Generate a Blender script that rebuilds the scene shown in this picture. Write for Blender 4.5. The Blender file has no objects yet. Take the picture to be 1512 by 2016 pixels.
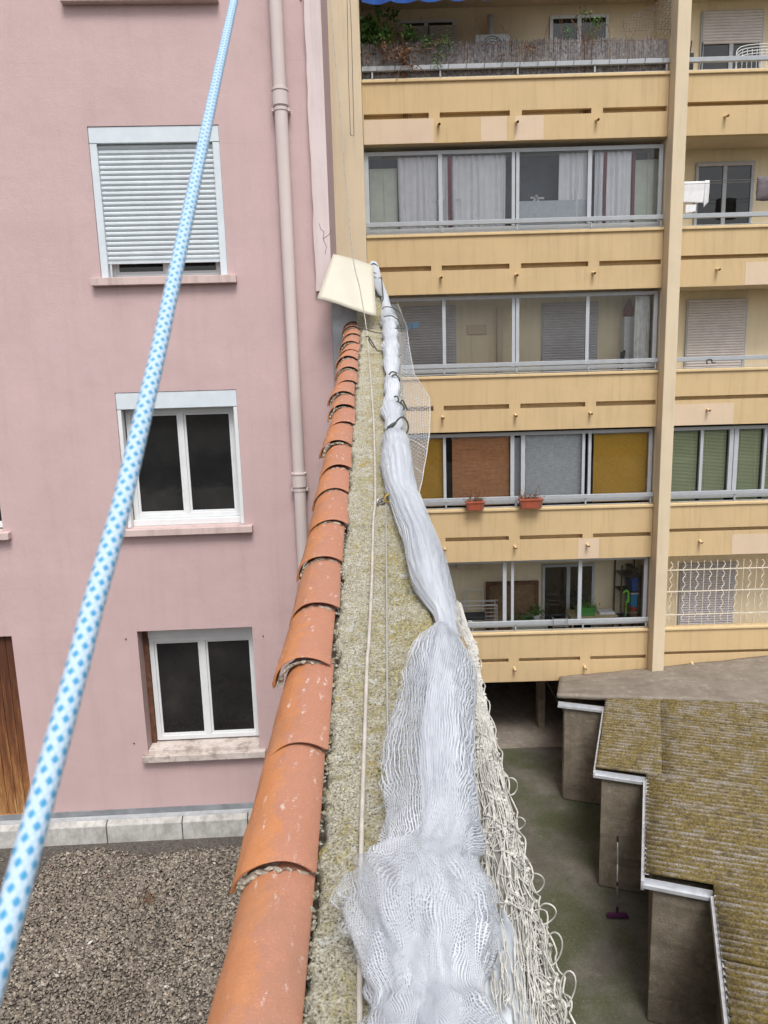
import bpy, math, random
import numpy as np
from mathutils import Matrix, Vector
random.seed(7); rng = np.random.default_rng(7)
S = bpy.context.scene
C = S.collection
HZ = 8.3                                   # camera height above the courtyard; everything is built camera-relative, then lifted

# ------------------------------------------------------------------ camera
FPX = 1450.0; PITCH = math.radians(10.4); ROLL = math.radians(1.65)
F_ = np.array([0, math.cos(PITCH), -math.sin(PITCH)])
_D0 = np.array([0, -math.sin(PITCH), -math.cos(PITCH)]); _R0 = np.array([1.0, 0, 0])
R_ = _R0*math.cos(ROLL) + _D0*math.sin(ROLL)
D_ = -_R0*math.sin(ROLL) + _D0*math.cos(ROLL)
cam = bpy.data.cameras.new('camera'); co = bpy.data.objects.new('camera', cam); C.objects.link(co)
cam.sensor_fit = 'VERTICAL'; cam.sensor_height = 32.0; cam.lens = FPX/2016*32.0
cam.clip_start = 0.02; cam.clip_end = 500
cam.dof.use_dof = True; cam.dof.focus_distance = 7.0; cam.dof.aperture_fstop = 13.0
m = Matrix.Identity(4)
for i in range(3):
    m[i][0] = R_[i]; m[i][1] = -D_[i]; m[i][2] = -F_[i]
m[2][3] = HZ
co.matrix_world = m
S.camera = co

# ------------------------------------------------------------------ world and sun (bright overcast)
SUN_EL, SUN_AZ = math.radians(58), math.radians(168)      # azimuth measured clockwise from +Y
w = bpy.data.worlds.new('World'); S.world = w; w.use_nodes = True
nt = w.node_tree; nt.nodes.clear()
sky = nt.nodes.new('ShaderNodeTexSky'); sky.sky_type = 'NISHITA'; sky.sun_disc = False
sky.sun_elevation = SUN_EL; sky.sun_rotation = SUN_AZ; sky.air_density = 1.0; sky.dust_density = 4.0; sky.ozone_density = 1.0
hs = nt.nodes.new('ShaderNodeHueSaturation'); hs.inputs['Saturation'].default_value = 0.40
bg = nt.nodes.new('ShaderNodeBackground'); bg.inputs[1].default_value = 0.12
wo = nt.nodes.new('ShaderNodeOutputWorld')
nt.links.new(sky.outputs[0], hs.inputs['Color']); nt.links.new(hs.outputs[0], bg.inputs[0]); nt.links.new(bg.outputs[0], wo.inputs[0])
sl = bpy.data.lights.new('sun', 'SUN'); sl.energy = 1.5; sl.angle = math.radians(22); sl.color = (1, .975, .94)
so = bpy.data.objects.new('sun', sl); C.objects.link(so)
sd = Vector((math.sin(SUN_AZ)*math.cos(SUN_EL), math.cos(SUN_AZ)*math.cos(SUN_EL), math.sin(SUN_EL)))
so.rotation_euler = sd.to_track_quat('Z', 'Y').to_euler()
S.view_settings.view_transform = 'Standard'; S.view_settings.look = 'None'; S.view_settings.gamma = 1
S.view_settings.exposure = 0.64
S.cycles.max_bounces = 8; S.cycles.transparent_max_bounces = 24; S.cycles.use_denoising = True

# ------------------------------------------------------------------ geometry helpers
def ray(x, y): return F_ + R_*(x-756)/FPX + D_*(y-1008)/FPX
def atY(x, y, Y): d = ray(x, y); return d*(Y/d[1])
def atZ(x, y, Z): d = ray(x, y); return d*(Z/d[2])
WS = 0.2588; W0 = np.array([0, 1.34, -1.343])             # the boundary wall's sloping top
SV = np.array([0, .968, .2506]); NV = np.array([0, -.2506, .968])
def wallz(Y): return W0[2] + WS*(Y-W0[1])
def onwall(x, y, h=0.0):
    d = ray(x, y); t = (W0[2]-WS*W0[1]+h)/(d[2]-WS*d[1]); return d*t
def spt(s, x, n): return np.array([x, W0[1], W0[2]]) + SV*s + NV*n

def vnoise(x, y, seed=0):
    r = np.random.default_rng(seed); T = r.random((256, 256))
    xi = np.floor(x).astype(int); yi = np.floor(y).astype(int); fx = x-xi; fy = y-yi
    fx = fx*fx*(3-2*fx); fy = fy*fy*(3-2*fy)
    a = T[xi % 256, yi % 256]; b = T[(xi+1) % 256, yi % 256]; c = T[xi % 256, (yi+1) % 256]; d = T[(xi+1) % 256, (yi+1) % 256]
    return (a*(1-fx)+b*fx)*(1-fy)+(c*(1-fx)+d*fx)*fy

WM = {}                                                     # world matrix of each object (camera-relative)
def W(o): return WM[o.name] if o is not None else Matrix.Identity(4)

class MB:
    def __init__(s): s.v = []; s.f = []; s.uv = []; s.has = False; s.att = None; s.fcol = None; s.smooth = False
    def add(s, verts, faces, uvs=None):
        b = len(s.v); s.v.extend([tuple(map(float, p)) for p in verts])
        for i, fc in enumerate(faces):
            s.f.append(tuple(b+k for k in fc))
            s.uv.append(uvs[i] if uvs else None)
        if uvs: s.has = True
        return s
    def box(s, x0, x1, y0, y1, z0, z1, M=None):
        p = [(x0,y0,z0),(x1,y0,z0),(x1,y1,z0),(x0,y1,z0),(x0,y0,z1),(x1,y0,z1),(x1,y1,z1),(x0,y1,z1)]
        if M is not None: p = [tuple(M @ Vector(q)) for q in p]
        return s.add(p, [(0,3,2,1),(4,5,6,7),(0,1,5,4),(1,2,6,5),(2,3,7,6),(3,0,4,7)])
    def hexa(s, lo, hi):                                    # two quads, bottom and top, same order
        return s.add(list(lo)+list(hi), [(0,3,2,1),(4,5,6,7),(0,1,5,4),(1,2,6,5),(2,3,7,6),(3,0,4,7)])
    def bar(s, a, b, wd, ht=None, up=(0,0,1)):
        a = Vector(a); b = Vector(b); d = (b-a).normalized(); u = Vector(up)
        if abs(d.dot(u)) > .98: u = Vector((0,1,0))
        sx = d.cross(u).normalized()*(wd/2); sy = sx.cross(d).normalized()*((ht or wd)/2)
        return s.hexa([a-sx-sy, a+sx-sy, a+sx+sy, a-sx+sy], [b-sx-sy, b+sx-sy, b+sx+sy, b-sx+sy])
    def tube(s, pts, r, n=8, closed=False, uv=False, caps=True):
        P = np.array([tuple(p) for p in pts], float); k = len(P)
        if k < 2: return s
        rr = np.full(k, r) if np.isscalar(r) else np.array(r, float)
        T = np.gradient(P, axis=0) if not closed else np.roll(P,-1,0)-np.roll(P,1,0)
        T /= np.linalg.norm(T, axis=1)[:,None]+1e-12
        u = np.cross(T[0], [0,0,1.0]);
        if np.linalg.norm(u) < .1: u = np.cross(T[0], [1.0,0,0])
        u /= np.linalg.norm(u); vs = []; L = 0; Ls = []
        for i in range(k):
            u = u - T[i]*np.dot(u, T[i]); u /= np.linalg.norm(u)+1e-12; w_ = np.cross(T[i], u)
            if i: L += np.linalg.norm(P[i]-P[i-1])
            Ls.append(L)
            for j in range(n):
                a = 2*math.pi*j/n; vs.append(P[i]+rr[i]*(u*math.cos(a)+w_*math.sin(a)))
        fs = []; us = []
        for i in range(k if closed else k-1):
            i2 = (i+1) % k
            for j in range(n):
                j2 = (j+1) % n
                fs.append((i*n+j, i*n+j2, i2*n+j2, i2*n+j))
                if uv: us.append(((j/n, Ls[i]), ((j+1)/n, Ls[i]), ((j+1)/n, Ls[i2]), (j/n, Ls[i2])))
        if caps and not closed:
            fs.append(tuple(range(n))[::-1]); fs.append(tuple((k-1)*n+j for j in range(n)))
            if uv: us += [tuple((0,0) for _ in range(n))]*2
        return s.add(vs, fs, us if uv else None)
    def grid(s, G, UV=None, wrap=False):
        n, mm = G.shape[:2]; fs = []; us = []
        for i in range(n-1):
            for j in range(mm if wrap else mm-1):
                j2 = (j+1) % mm
                fs.append((i*mm+j, i*mm+j2, (i+1)*mm+j2, (i+1)*mm+j))
                if UV is not None:
                    ju = j+1
                    us.append((UV[i][j], UV[i][ju], UV[i+1][ju], UV[i+1][j]))
        return s.add(G.reshape(-1,3), fs, us if UV is not None else None)
    def build(s, name, mat, parent=None, smooth=False, bevel=0, att=None):
        V = np.array(s.v, float)
        if parent is None:
            lo = V.min(0); hi = V.max(0); org = Vector(((lo[0]+hi[0])/2, (lo[1]+hi[1])/2, lo[2]))
            Wm = Matrix.Translation(org)
        else: Wm = W(parent)
        Mi = np.array(Wm.inverted()); V = V @ Mi[:3,:3].T + Mi[:3,3]
        me = bpy.data.meshes.new(name); me.from_pydata(V.tolist(), [], s.f)
        if s.has:
            ul = me.uv_layers.new(name='UVMap'); flat = []
            for fc, u in zip(s.f, s.uv):
                flat.extend(u if u else [(0,0)]*len(fc))
            ul.data.foreach_set('uv', np.array(flat, 'f').ravel())
        for nm, arr in (att or {}).items():
            a = me.attributes.new(nm, 'FLOAT', 'POINT'); a.data.foreach_set('value', np.array(arr, 'f'))
        if smooth: me.polygons.foreach_set('use_smooth', [True]*len(me.polygons))
        me.materials.append(mat); me.update()
        o = bpy.data.objects.new(name, me); C.objects.link(o)
        if parent is None: o.location = Wm.to_translation()
        else: o.parent = parent
        WM[o.name] = Wm
        if bevel:
            b = o.modifiers.new('bevel', 'BEVEL'); b.width = bevel; b.segments = 2; b.limit_method = 'ANGLE'
        return o

def thing(name, label, cat, loc, rz=0, group=None):
    o = bpy.data.objects.new(name, None); C.objects.link(o); o.empty_display_size = .2
    o.location = loc; o.rotation_euler = (0,0,rz)
    WM[o.name] = Matrix.Translation(Vector(loc)) @ Matrix.Rotation(rz, 4, 'Z')
    return tag(o, label, cat, group)
def tag(o, label=None, cat=None, group=None, kind=None):
    if label: o['label'] = label
    if cat: o['category'] = cat
    if group: o['group'] = group
    if kind: o['kind'] = kind
    return o
def bx(*a): return MB().box(*a)

# ------------------------------------------------------------------ materials
class NT:
    def __init__(s, name):
        s.m = bpy.data.materials.new(name); s.m.use_nodes = True; s.t = s.m.node_tree
        s.b = s.t.nodes['Principled BSDF']; s.out = s.t.nodes['Material Output']; s._co = None
    def n(s, typ, **kw):
        x = s.t.nodes.new(typ)
        for k, v in kw.items(): setattr(x, k, v)
        return x
    def l(s, a, b): s.t.links.new(a, b)
    def co(s, which='Object'):
        if s._co is None: s._co = s.n('ShaderNodeTexCoord')
        return s._co.outputs[which]
    def mapped(s, scale, which='Object'):
        mp = s.n('ShaderNodeMapping'); mp.inputs['Scale'].default_value = scale; s.l(s.co(which), mp.inputs[0]); return mp.outputs[0]
    def noise(s, scale, detail=4, rough=.55, vec=None, which='Object', dist=0):
        x = s.n('ShaderNodeTexNoise'); x.inputs['Scale'].default_value = scale; x.inputs['Detail'].default_value = detail
        x.inputs['Roughness'].default_value = rough; x.inputs['Distortion'].default_value = dist
        s.l(vec if vec is not None else s.co(which), x.inputs['Vector']); return x.outputs['Fac']
    def vor(s, scale, vec=None, feature='F1'):
        x = s.n('ShaderNodeTexVoronoi', feature=feature); x.inputs['Scale'].default_value = scale
        s.l(vec if vec is not None else s.co(), x.inputs['Vector']); return x
    def ramp(s, fac, stops):
        r = s.n('ShaderNodeValToRGB'); e = r.color_ramp.elements
        while len(e) < len(stops): e.new(.5)
        for el, (p, c) in zip(e, stops):
            el.position = p; el.color = (*c, 1) if not np.isscalar(c) else (c, c, c, 1)
        s.l(fac, r.inputs[0]); return r.outputs[0]
    def mix(s, fac, a, b, mode='MIX'):
        x = s.n('ShaderNodeMix', data_type='RGBA', blend_type=mode)
        for sock, val in ((0, fac), (6, a), (7, b)):
            if isinstance(val, (int, float)): x.inputs[sock].default_value = val
            elif isinstance(val, (tuple, list)): x.inputs[sock].default_value = (*val, 1)
            else: s.l(val, x.inputs[sock])
        return x.outputs[2]
    def math(s, op, a, b=0, c=None):
        x = s.n('ShaderNodeMath', operation=op)
        for i, v in enumerate((a, b) if c is None else (a, b, c)):
            if isinstance(v, (int, float)): x.inputs[i].default_value = v
            else: s.l(v, x.inputs[i])
        return x.outputs[0]
    def bump(s, h, strength=.4, dist=.01, prev=None):
        x = s.n('ShaderNodeBump'); x.inputs['Strength'].default_value = strength; x.inputs['Distance'].default_value = dist
        s.l(h, x.inputs['Height'])
        if prev is not None: s.l(prev, x.inputs['Normal'])
        s.l(x.outputs[0], s.b.inputs['Normal']); return x.outputs[0]
    def fin(s, col=None, rough=.8, spec=.3, metal=0):
        if col is not None:
            if isinstance(col, (tuple, list)): s.b.inputs['Base Color'].default_value = (*col, 1)
            else: s.l(col, s.b.inputs['Base Color'])
        if isinstance(rough, (int, float)): s.b.inputs['Roughness'].default_value = rough
        else: s.l(rough, s.b.inputs['Roughness'])
        s.b.inputs['Specular IOR Level'].default_value = spec; s.b.inputs['Metallic'].default_value = metal
        return s.m
def mul(c, k): return tuple(min(1, x*k) for x in c)

def plain(name, c, rough=.6, var=.12, scale=6, spec=.3, metal=0, bump=0, bscale=60):
    t = NT(name); f = t.noise(scale, 5)
    col = t.ramp(f, [(.3, mul(c, 1-var)), (.7, mul(c, 1+var))])
    if bump: t.bump(t.noise(bscale, 3), bump, .004)
    return t.fin(col, rough, spec, metal)

def plaster(name, c, dirt=(.25,.2,.16), amt=.25, lines=False, bs=.35):
    t = NT(name)
    f = t.noise(1.3, 6, .6); col = t.ramp(f, [(.28, mul(c, .93)), (.5, c), (.72, mul(c, 1.05))])
    g = t.noise(1, 6, .7, vec=t.mapped((7, 7, .5)))           # vertical streaks
    col = t.mix(t.ramp(g, [(.5, 0.0), (.68, amt)]), col, dirt)
    sp = t.noise(45, 3, .7); col = t.mix(t.ramp(sp, [(.7, 0.0), (.8, .35)]), col, mul(c, .7))
    h = t.noise(90, 4, .65)
    nb = t.bump(h, bs, .006)
    if lines:                                                # faint block joints telegraphing through the paint
        x = t.n('ShaderNodeSeparateXYZ'); t.l(t.co(), x.inputs[0])
        wob = t.math('MULTIPLY', t.noise(2, 3), .06)
        zz = t.math('FRACT', t.math('MULTIPLY', t.math('ADD', x.outputs[2], wob), 1.18))
        ln = t.ramp(zz, [(0, 1.0), (.012, 0.0), (1, 0.0)])
        lm = t.math('MULTIPLY', ln, t.ramp(t.noise(.9, 3), [(.45, 0.0), (.6, .5)]))
        col = t.mix(lm, col, mul(c, .78))
        nb = t.bump(t.noise(4, 4), .25, .03, nb)
    return t.fin(col, .88, .2)

PINK = (.535, .392, .388); YEL = (.565, .42, .235)
M = {}
M['pink'] = plaster('pink_render', PINK, lines=True, amt=.10, bs=.7)
M['pinklight'] = plaster('pale_pink_render', (.63, .535, .53), amt=.25)
M['pinksill'] = plaster('painted_sill', (.58, .455, .43), amt=.4)
M['pipe'] = plaster('painted_pipe', (.6, .52, .50), amt=.15, bs=.1)
M['yel'] = plaster('ochre_render', YEL, dirt=(.30,.22,.12), amt=.30, bs=.4)
M['yelcap'] = plaster('ochre_cap', (.64, .49, .28), amt=.2)
M['yelpale'] = plaster('cream_render', (.63, .53, .38), amt=.15)
M['patch'] = plaster('pale_patch', (.62, .49, .36), amt=.1)
M['cream'] = plaster('cream_wall', (.80, .69, .49), amt=.15)
M['frame'] = plain('grey_aluminium', (.42, .45, .48), .45, .06)
M['rail'] = plain('grey_rail', (.36, .385, .41), .5, .08)
M['white'] = plain('white_pvc', (.68, .70, .71), .4, .05)
M['whiteb'] = plain('bluish_white_pvc', (.6, .66, .70), .4, .05)
M['zinc'] = plain('zinc', (.33, .35, .37), .45, .25, 4, .5, .5)
M['zinclight'] = plain('pale_zinc', (.55, .57, .6), .4, .15, 8, .5, .3)
M['plate'] = plain('cream_metal', (.50, .47, .385), .45, .05, 3)
M['slate'] = plain('slate_room_shade', (.10,.115,.14), .7)  # dimness of the curtained loggia's room, put into a flat colour
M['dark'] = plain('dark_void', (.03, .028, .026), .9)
M['black'] = plain('black_plastic', (.03, .03, .032), .5)
M['brown'] = plain('brown_wood', (.13, .06, .035), .7, .4, 14)
M['bluef'] = plain('blue_fabric', (.015, .07, .28), .8, .2)
M['bluelt'] = plain('light_blue_fabric', (.22, .45, .7), .8, .1)
M['bin'] = plain('blue_plastic', (.02, .2, .4), .4, .1)
M['green'] = plain('green_plastic', (.06, .3, .05), .4, .1)
M['lime'] = plain('lime_plastic', (.15, .5, .04), .4, .1)
M['red'] = plain('red_plastic', (.4, .04, .04), .4, .1)
M['terra'] = plain('terracotta_planter', (.34, .085, .045), .7, .2, 20)
M['purple'] = plain('purple_plastic', (.075, .014, .065), .45, .1)
M['steel'] = plain('steel', (.45, .45, .45), .3, .15, 20, .5, .9)
M['gold'] = plain('gold_anodised', (.62, .42, .06), .3, .1, 20, .5, .8)
M['tie'] = plain('dark_cord', (.09, .095, .085), .85, .3, 60)
M['cloth'] = plain('white_cloth', (.72, .72, .74), .9, .06, 12)
M['cush'] = plain('grey_cushion', (.14, .12, .13), .9, .2, 12)
M['maroon'] = plain('maroon_fabric', (.22, .06, .08), .9, .15)
M['cupb'] = plain('pale_cupboard', (.68,.73,.62), .5, .06)
M['card'] = plain('brown_board', (.2, .13, .07), .8, .25, 10)
M['table'] = plain('cream_table', (.6, .48, .26), .6, .1)
M['leaf'] = plain('leaf_green', (.07, .15, .03), .6, .5, 9)
M['deadleaf'] = plain('dry_leaf', (.16, .09, .05), .8, .4, 12)
M['reed'] = plain('weathered_reed', (.19, .175, .172), .9, .6, 18)
M['wire'] = plain('grey_wire', (.16, .15, .14), .6)
M['cord'] = plain('cord_net', (.50, .485, .445), .85, .25, 30)
M['grille'] = plain('cream_grille', (.66, .6, .5), .5, .1)
M['rubble'] = plain('mortar', (.36, .33, .27), .95, .5, 90, .1, 0, .9, 120)

def m_glass(name, tint=(.85,.9,.92), refl=1.0):
    t = NT(name); t.t.nodes.remove(t.b)
    tr = t.n('ShaderNodeBsdfTransparent'); tr.inputs[0].default_value = (*tint, 1)
    gl = t.n('ShaderNodeBsdfGlossy'); gl.inputs['Roughness'].default_value = .02
    fr = t.n('ShaderNodeFresnel'); fr.inputs[0].default_value = 1.45
    mx = t.n('ShaderNodeMixShader'); k = t.math('MULTIPLY', fr.outputs[0], refl)
    t.l(k, mx.inputs[0]); t.l(tr.outputs[0], mx.inputs[1]); t.l(gl.outputs[0], mx.inputs[2]); t.l(mx.outputs[0], t.out.inputs[0])
    return t.m
M['glass'] = m_glass('window_glass', (.97,.98,.985), .9)
t = NT('dark_glass'); t.l(t.noise(3, 4), t.b.inputs['Roughness']) if 0 else None
M['dglass'] = t.fin(t.ramp(t.noise(1.6, 6, .6), [(.35, (.012,.012,.013)), (.62, (.022,.022,.022)), (.8, (.04,.038,.035))]), .03, .6)
_t = t; _t.bump(_t.noise(2.2, 3), .12, .02)

def m_roller(name, c):
    t = NT(name); x = t.n('ShaderNodeSeparateXYZ'); t.l(t.co(), x.inputs[0])
    return t.fin(t.ramp(t.noise(5), [(.3, mul(c,.92)), (.7, mul(c,1.05))]), .5, .3)
M['shut'] = m_roller('shutter_slats', (.55,.6,.63)); M['shutgrey'] = m_roller('grey_shutter', (.5,.48,.5)); M['shutwhite'] = m_roller('white_shutter', (.62,.58,.56))

def m_weave(name, c, c2, sx, sz):
    t = NT(name); x = t.n('ShaderNodeSeparateXYZ'); t.l(t.co(), x.inputs[0])
    n1 = t.noise(1, 3, .6, vec=t.mapped((sx*.2, 1, sz))); n2 = t.noise(1, 3, .6, vec=t.mapped((sx, 1, sz*.15)))
    f = t.math('MULTIPLY_ADD', n1, .6, t.math('MULTIPLY', n2, .4))
    t.bump(f, .3, .01)
    return t.fin(t.ramp(f, [(.38, c2), (.6, c)]), .85, .2)
M['bamboo'] = m_weave('bamboo_blind', (.66,.33,.16), (.46,.2,.09), 10, 90)
M['ochreb'] = m_weave('ochre_blind', (.68,.40,.06), (.56,.31,.045), 60, 60)
M['greyb'] = m_weave('grey_woven_blind', (.66,.68,.70), (.46,.49,.52), 40, 40)
M['venet'] = m_weave('green_venetian', (.68,.74,.46), (.6,.66,.4), 2, 4)
M['lace'] = m_weave('lace_curtain', (.78,.78,.75), (.5,.5,.48), 40, 5)

# terracotta
t = NT('terracotta_tile')
oi = t.n('ShaderNodeObjectInfo'); rnd = oi.outputs['Random']
base = t.ramp(rnd, [(0, (.43,.165,.062)), (.3, (.50,.195,.070)), (.55, (.42,.17,.082)), (.8, (.49,.20,.085)), (1, (.39,.175,.098))])
col = t.mix(t.ramp(t.noise(9, 6, .65), [(.35, 0.0), (.65, .5)]), base, (.50,.23,.11))
at = t.n('ShaderNodeAttribute', attribute_name='side')       # the weathered right-hand flank of each tile
wn = t.math('ADD', at.outputs['Fac'], t.math('MULTIPLY', t.math('SUBTRACT', t.noise(14, 5, .7), .5), .9))
col = t.mix(t.ramp(wn, [(.46, 0.0), (.62, .75)]), col, (.37,.18,.13))
col = t.mix(t.ramp(t.noise(190, 3, .7), [(.58, 0.0), (.70, .42)]), col, (.64,.42,.30))
col = t.mix(t.ramp(t.noise(120, 3, .7), [(.66, 0.0), (.74, .5)]), col, (.2,.09,.06))
dr = t.n('ShaderNodeTexVoronoi', feature='F1'); dr.inputs['Scale'].default_value = 15
dv = t.n('ShaderNodeVectorMath', operation='ADD'); nn = t.n('ShaderNodeTexNoise'); nn.inputs['Scale'].default_value = 26; nn.inputs['Detail'].default_value = 3
t.l(t.co(), nn.inputs['Vector']); sc = t.n('ShaderNodeVectorMath', operation='SCALE'); sc.inputs['Scale'].default_value = .07
t.l(nn.outputs['Color'], sc.inputs[0]); t.l(t.mapped((2.2,.55,1.0)), dv.inputs[0]); t.l(sc.outputs[0], dv.inputs[1]); t.l(dv.outputs[0], dr.inputs['Vector'])
dm = t.math('MULTIPLY', t.ramp(dr.outputs['Distance'], [(.12, 1.0), (.24, 0.0)]), t.ramp(t.noise(55, 4, .75), [(.46, 0.0), (.62, .75)]))
dm = t.math('MULTIPLY', dm, t.ramp(at.outputs['Fac'], [(.2, .15), (.45, 1.0)]))
col = t.mix(dm, col, (.70,.66,.64))
col = t.mix(t.ramp(t.noise(3.2, 7, .75), [(.52, 0.0), (.68, .5)]), col, (.30,.165,.11))
nb = t.bump(t.noise(7, 5), .3, .03); t.bump(t.noise(160, 5, .75), .6, .004, nb)
M['tile'] = t.fin(col, t.ramp(t.noise(40), [(.3, .5), (.7, .75)]), .3)

# lichen-covered concrete coping
t = NT('lichen_concrete')
g0 = t.noise(150, 4, .7); col = t.ramp(g0, [(.33, (.11,.098,.07)), (.43, (.32,.295,.22)), (.53, (.49,.46,.365)), (.65, (.74,.71,.62))])
big = t.noise(5.5, 6, .7); xs = t.n('ShaderNodeSeparateXYZ'); t.l(t.co(), xs.inputs[0])
l1 = t.math('ADD', t.math('MULTIPLY', t.noise(34, 5, .75), .55), t.math('MULTIPLY', big, .5))
l1 = t.math('ADD', l1, t.math('MULTIPLY', xs.outputs[0], .30))
l2 = t.math('ADD', l1, t.math('MULTIPLY', t.math('SUBTRACT', g0, .5), .5))
col = t.mix(t.ramp(l2, [(.485, 0.0), (.585, .72)]), col, t.ramp(t.noise(90, 3, .6), [(.38, (.15,.12,.03)), (.52, (.35,.30,.10)), (.66, (.55,.49,.22))]))
col = t.mix(t.ramp(t.noise(7, 7, .8, dist=.4), [(.60, 0.0), (.66, .85)]), col, (.37,.27,.03))
w1 = t.math('ADD', t.noise(13, 6, .75, dist=.8), t.math('MULTIPLY', t.math('SUBTRACT', g0, .5), .25))
col = t.mix(t.ramp(w1, [(.575, 0.0), (.64, .7)]), col, (.58,.59,.56))
v1 = t.vor(95); col = t.mix(t.ramp(v1.outputs['Distance'], [(.16, .8), (.34, 0.0)]), col, t.ramp(t.noise(60, 2, .5), [(.44, (.07,.06,.04)), (.5, (.3,.28,.2)), (.56, (.74,.71,.62))]))
h = t.math('ADD', t.noise(130, 5, .75), t.math('MULTIPLY', t.ramp(v1.outputs['Distance'], [(.0, 1.0), (.5, 0.0)]), .6))
t.bump(h, 1.0, .011)
M['coping'] = t.fin(col, .95, .1)

# weathered grey render of garages and wall flanks, courtyard ground, slab
def rough_render(name, stops, ms=8, bump=.7):
    t = NT(name); f = t.noise(2.2, 7, .7); col = t.ramp(f, stops)
    col = t.mix(t.ramp(t.noise(1, 5, .65, vec=t.mapped((5,5,.6))), [(.5, 0.0), (.75, .4)]), col, mul(stops[0][1], .7))
    col = t.mix(t.ramp(t.noise(60, 4, .7), [(.4, .5), (.6, 0.0)]), col, mul(stops[-1][1], .6), 'MIX')
    col = t.mix(t.ramp(t.noise(7, 6, .75), [(.54, 0.0), (.64, .55)]), col, mul(stops[-1][1], 1.2))
    col = t.mix(t.ramp(t.noise(1, 4, .6, vec=t.mapped((1.5,1.5,9))), [(.54, 0.0), (.66, .4)]), col, mul(stops[0][1], .75))
    col = t.mix(t.ramp(t.noise(28, 4, .8), [(.56, 0.0), (.66, .6)]), col, mul(stops[0][1], .55))
    t.bump(t.noise(38, 6, .75), bump, .02)
    return t.fin(col, .95, .1)
M['gwall'] = rough_render('garage_render', [(.32, (.15,.125,.095)), (.5, (.24,.205,.155)), (.66, (.33,.29,.23))], bump=1.0)
M['slab'] = rough_render('worn_concrete_slab', [(.3, (.20,.17,.14)), (.55, (.27,.235,.195)), (.75, (.34,.30,.26))], bump=.5)
t = NT('courtyard_concrete')  # base tones kept dark in place of the enclosed court's shade
col = t.ramp(t.noise(1.1, 8, .7), [(.3, (.075,.068,.058)), (.5, (.115,.105,.09)), (.7, (.17,.157,.135))])
col = t.mix(t.ramp(t.noise(.62, 6, .65), [(.43, 0.0), (.58, .8)]), col, (.062,.072,.032))
col = t.mix(t.ramp(t.noise(3.5, 8, .75), [(.6, 0.0), (.72, .6)]), col, (.24,.22,.18))
col = t.mix(t.ramp(t.noise(26, 5, .8), [(.54, 0.0), (.66, .6)]), col, (.2,.2,.15))
col = t.mix(t.ramp(t.noise(18, 5, .8), [(.56, 0.0), (.68, .6)]), col, (.035,.035,.025))
t.bump(t.noise(40, 6, .7), .5, .01); M['yard'] = t.fin(col, t.ramp(t.noise(1.2), [(.4, .55), (.6, .9)]), .25)

# corrugated fibre cement with moss
t = NT('mossy_fibre_cement')
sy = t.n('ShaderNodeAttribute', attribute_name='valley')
vf = t.math('MULTIPLY', sy.outputs['Fac'], .09)  # ridges lightened, valleys darkened in the colour to stand for weak relief shading
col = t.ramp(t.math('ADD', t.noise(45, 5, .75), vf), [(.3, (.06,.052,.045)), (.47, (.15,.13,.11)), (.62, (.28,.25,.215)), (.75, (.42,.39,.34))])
mp = t.n('ShaderNodeMapping'); mp.inputs['Rotation'].default_value = (0,0,math.radians(20)); t.l(t.co(), mp.inputs[0])
mp2 = t.n('ShaderNodeMapping'); mp2.inputs['Scale'].default_value = (5, 10, 1); t.l(mp.outputs[0], mp2.inputs[0])
mm_ = t.math('ADD', t.math('MULTIPLY', t.noise(1, 6, .75, vec=mp2.outputs[0]), .6), t.math('MULTIPLY', t.noise(2.4, 5, .65), .5))
mm_ = t.math('SUBTRACT', mm_, .05)
mm_ = t.math('ADD', mm_, t.math('MULTIPLY', t.noise(60, 4, .75), .35))
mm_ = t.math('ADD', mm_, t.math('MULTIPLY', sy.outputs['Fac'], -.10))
col = t.mix(t.ramp(mm_, [(.535, 0.0), (.635, .86)]), col, t.ramp(t.noise(35, 4, .7), [(.36, (.05,.038,.013)), (.5, (.155,.115,.028)), (.64, (.28,.21,.06))]))
col = t.mix(t.ramp(t.noise(1, 5, .8, vec=mp2.outputs[0]), [(.54, 0.0), (.64, .75)]), col, (.075,.066,.062))
col = t.mix(t.ramp(t.noise(70, 4, .8), [(.58, 0.0), (.66, .75)]), col, (.04,.036,.03))
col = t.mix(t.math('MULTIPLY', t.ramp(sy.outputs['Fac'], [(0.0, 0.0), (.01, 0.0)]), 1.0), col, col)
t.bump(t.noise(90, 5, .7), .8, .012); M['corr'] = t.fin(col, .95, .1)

# gravel
t = NT('gravel_stones'); a = t.n('ShaderNodeAttribute', attribute_name='tone')
col = t.ramp(a.outputs['Fac'], [(0, (.08,.066,.053)), (.3, (.165,.14,.114)), (.65, (.28,.245,.20)), (.93, (.48,.44,.37)), (.965, (.30,.14,.08)), (1, (.6,.57,.52))])
t.bump(t.noise(120, 3), .4, .004); M['gravel'] = t.fin(col, .9, .2)
M['gbase'] = plain('gravel_bed', (.10, .09, .08), .95, .5, 40, .1, 0, .8, 90)
t = NT('peeling_wood')
x = t.n('ShaderNodeSeparateXYZ'); t.l(t.co(), x.inputs[0])
f = t.noise(1, 6, .75, vec=t.mapped((28, 28, 2.2)))
g = t.math('ADD', t.math('ADD', f, .13), t.math('MULTIPLY', x.outputs[2], -.21))
col = t.ramp(g, [(.18, (.085,.032,.017)), (.38, (.17,.066,.027)), (.52, (.3,.14,.05)), (.68, (.46,.3,.14))])
t.bump(f, .5, .006); M['oldwood'] = t.fin(col, .7, .3)
t = NT('stained_sill'); f = t.noise(1, 6, .7, vec=t.mapped((5, 5, 5)))
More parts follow.
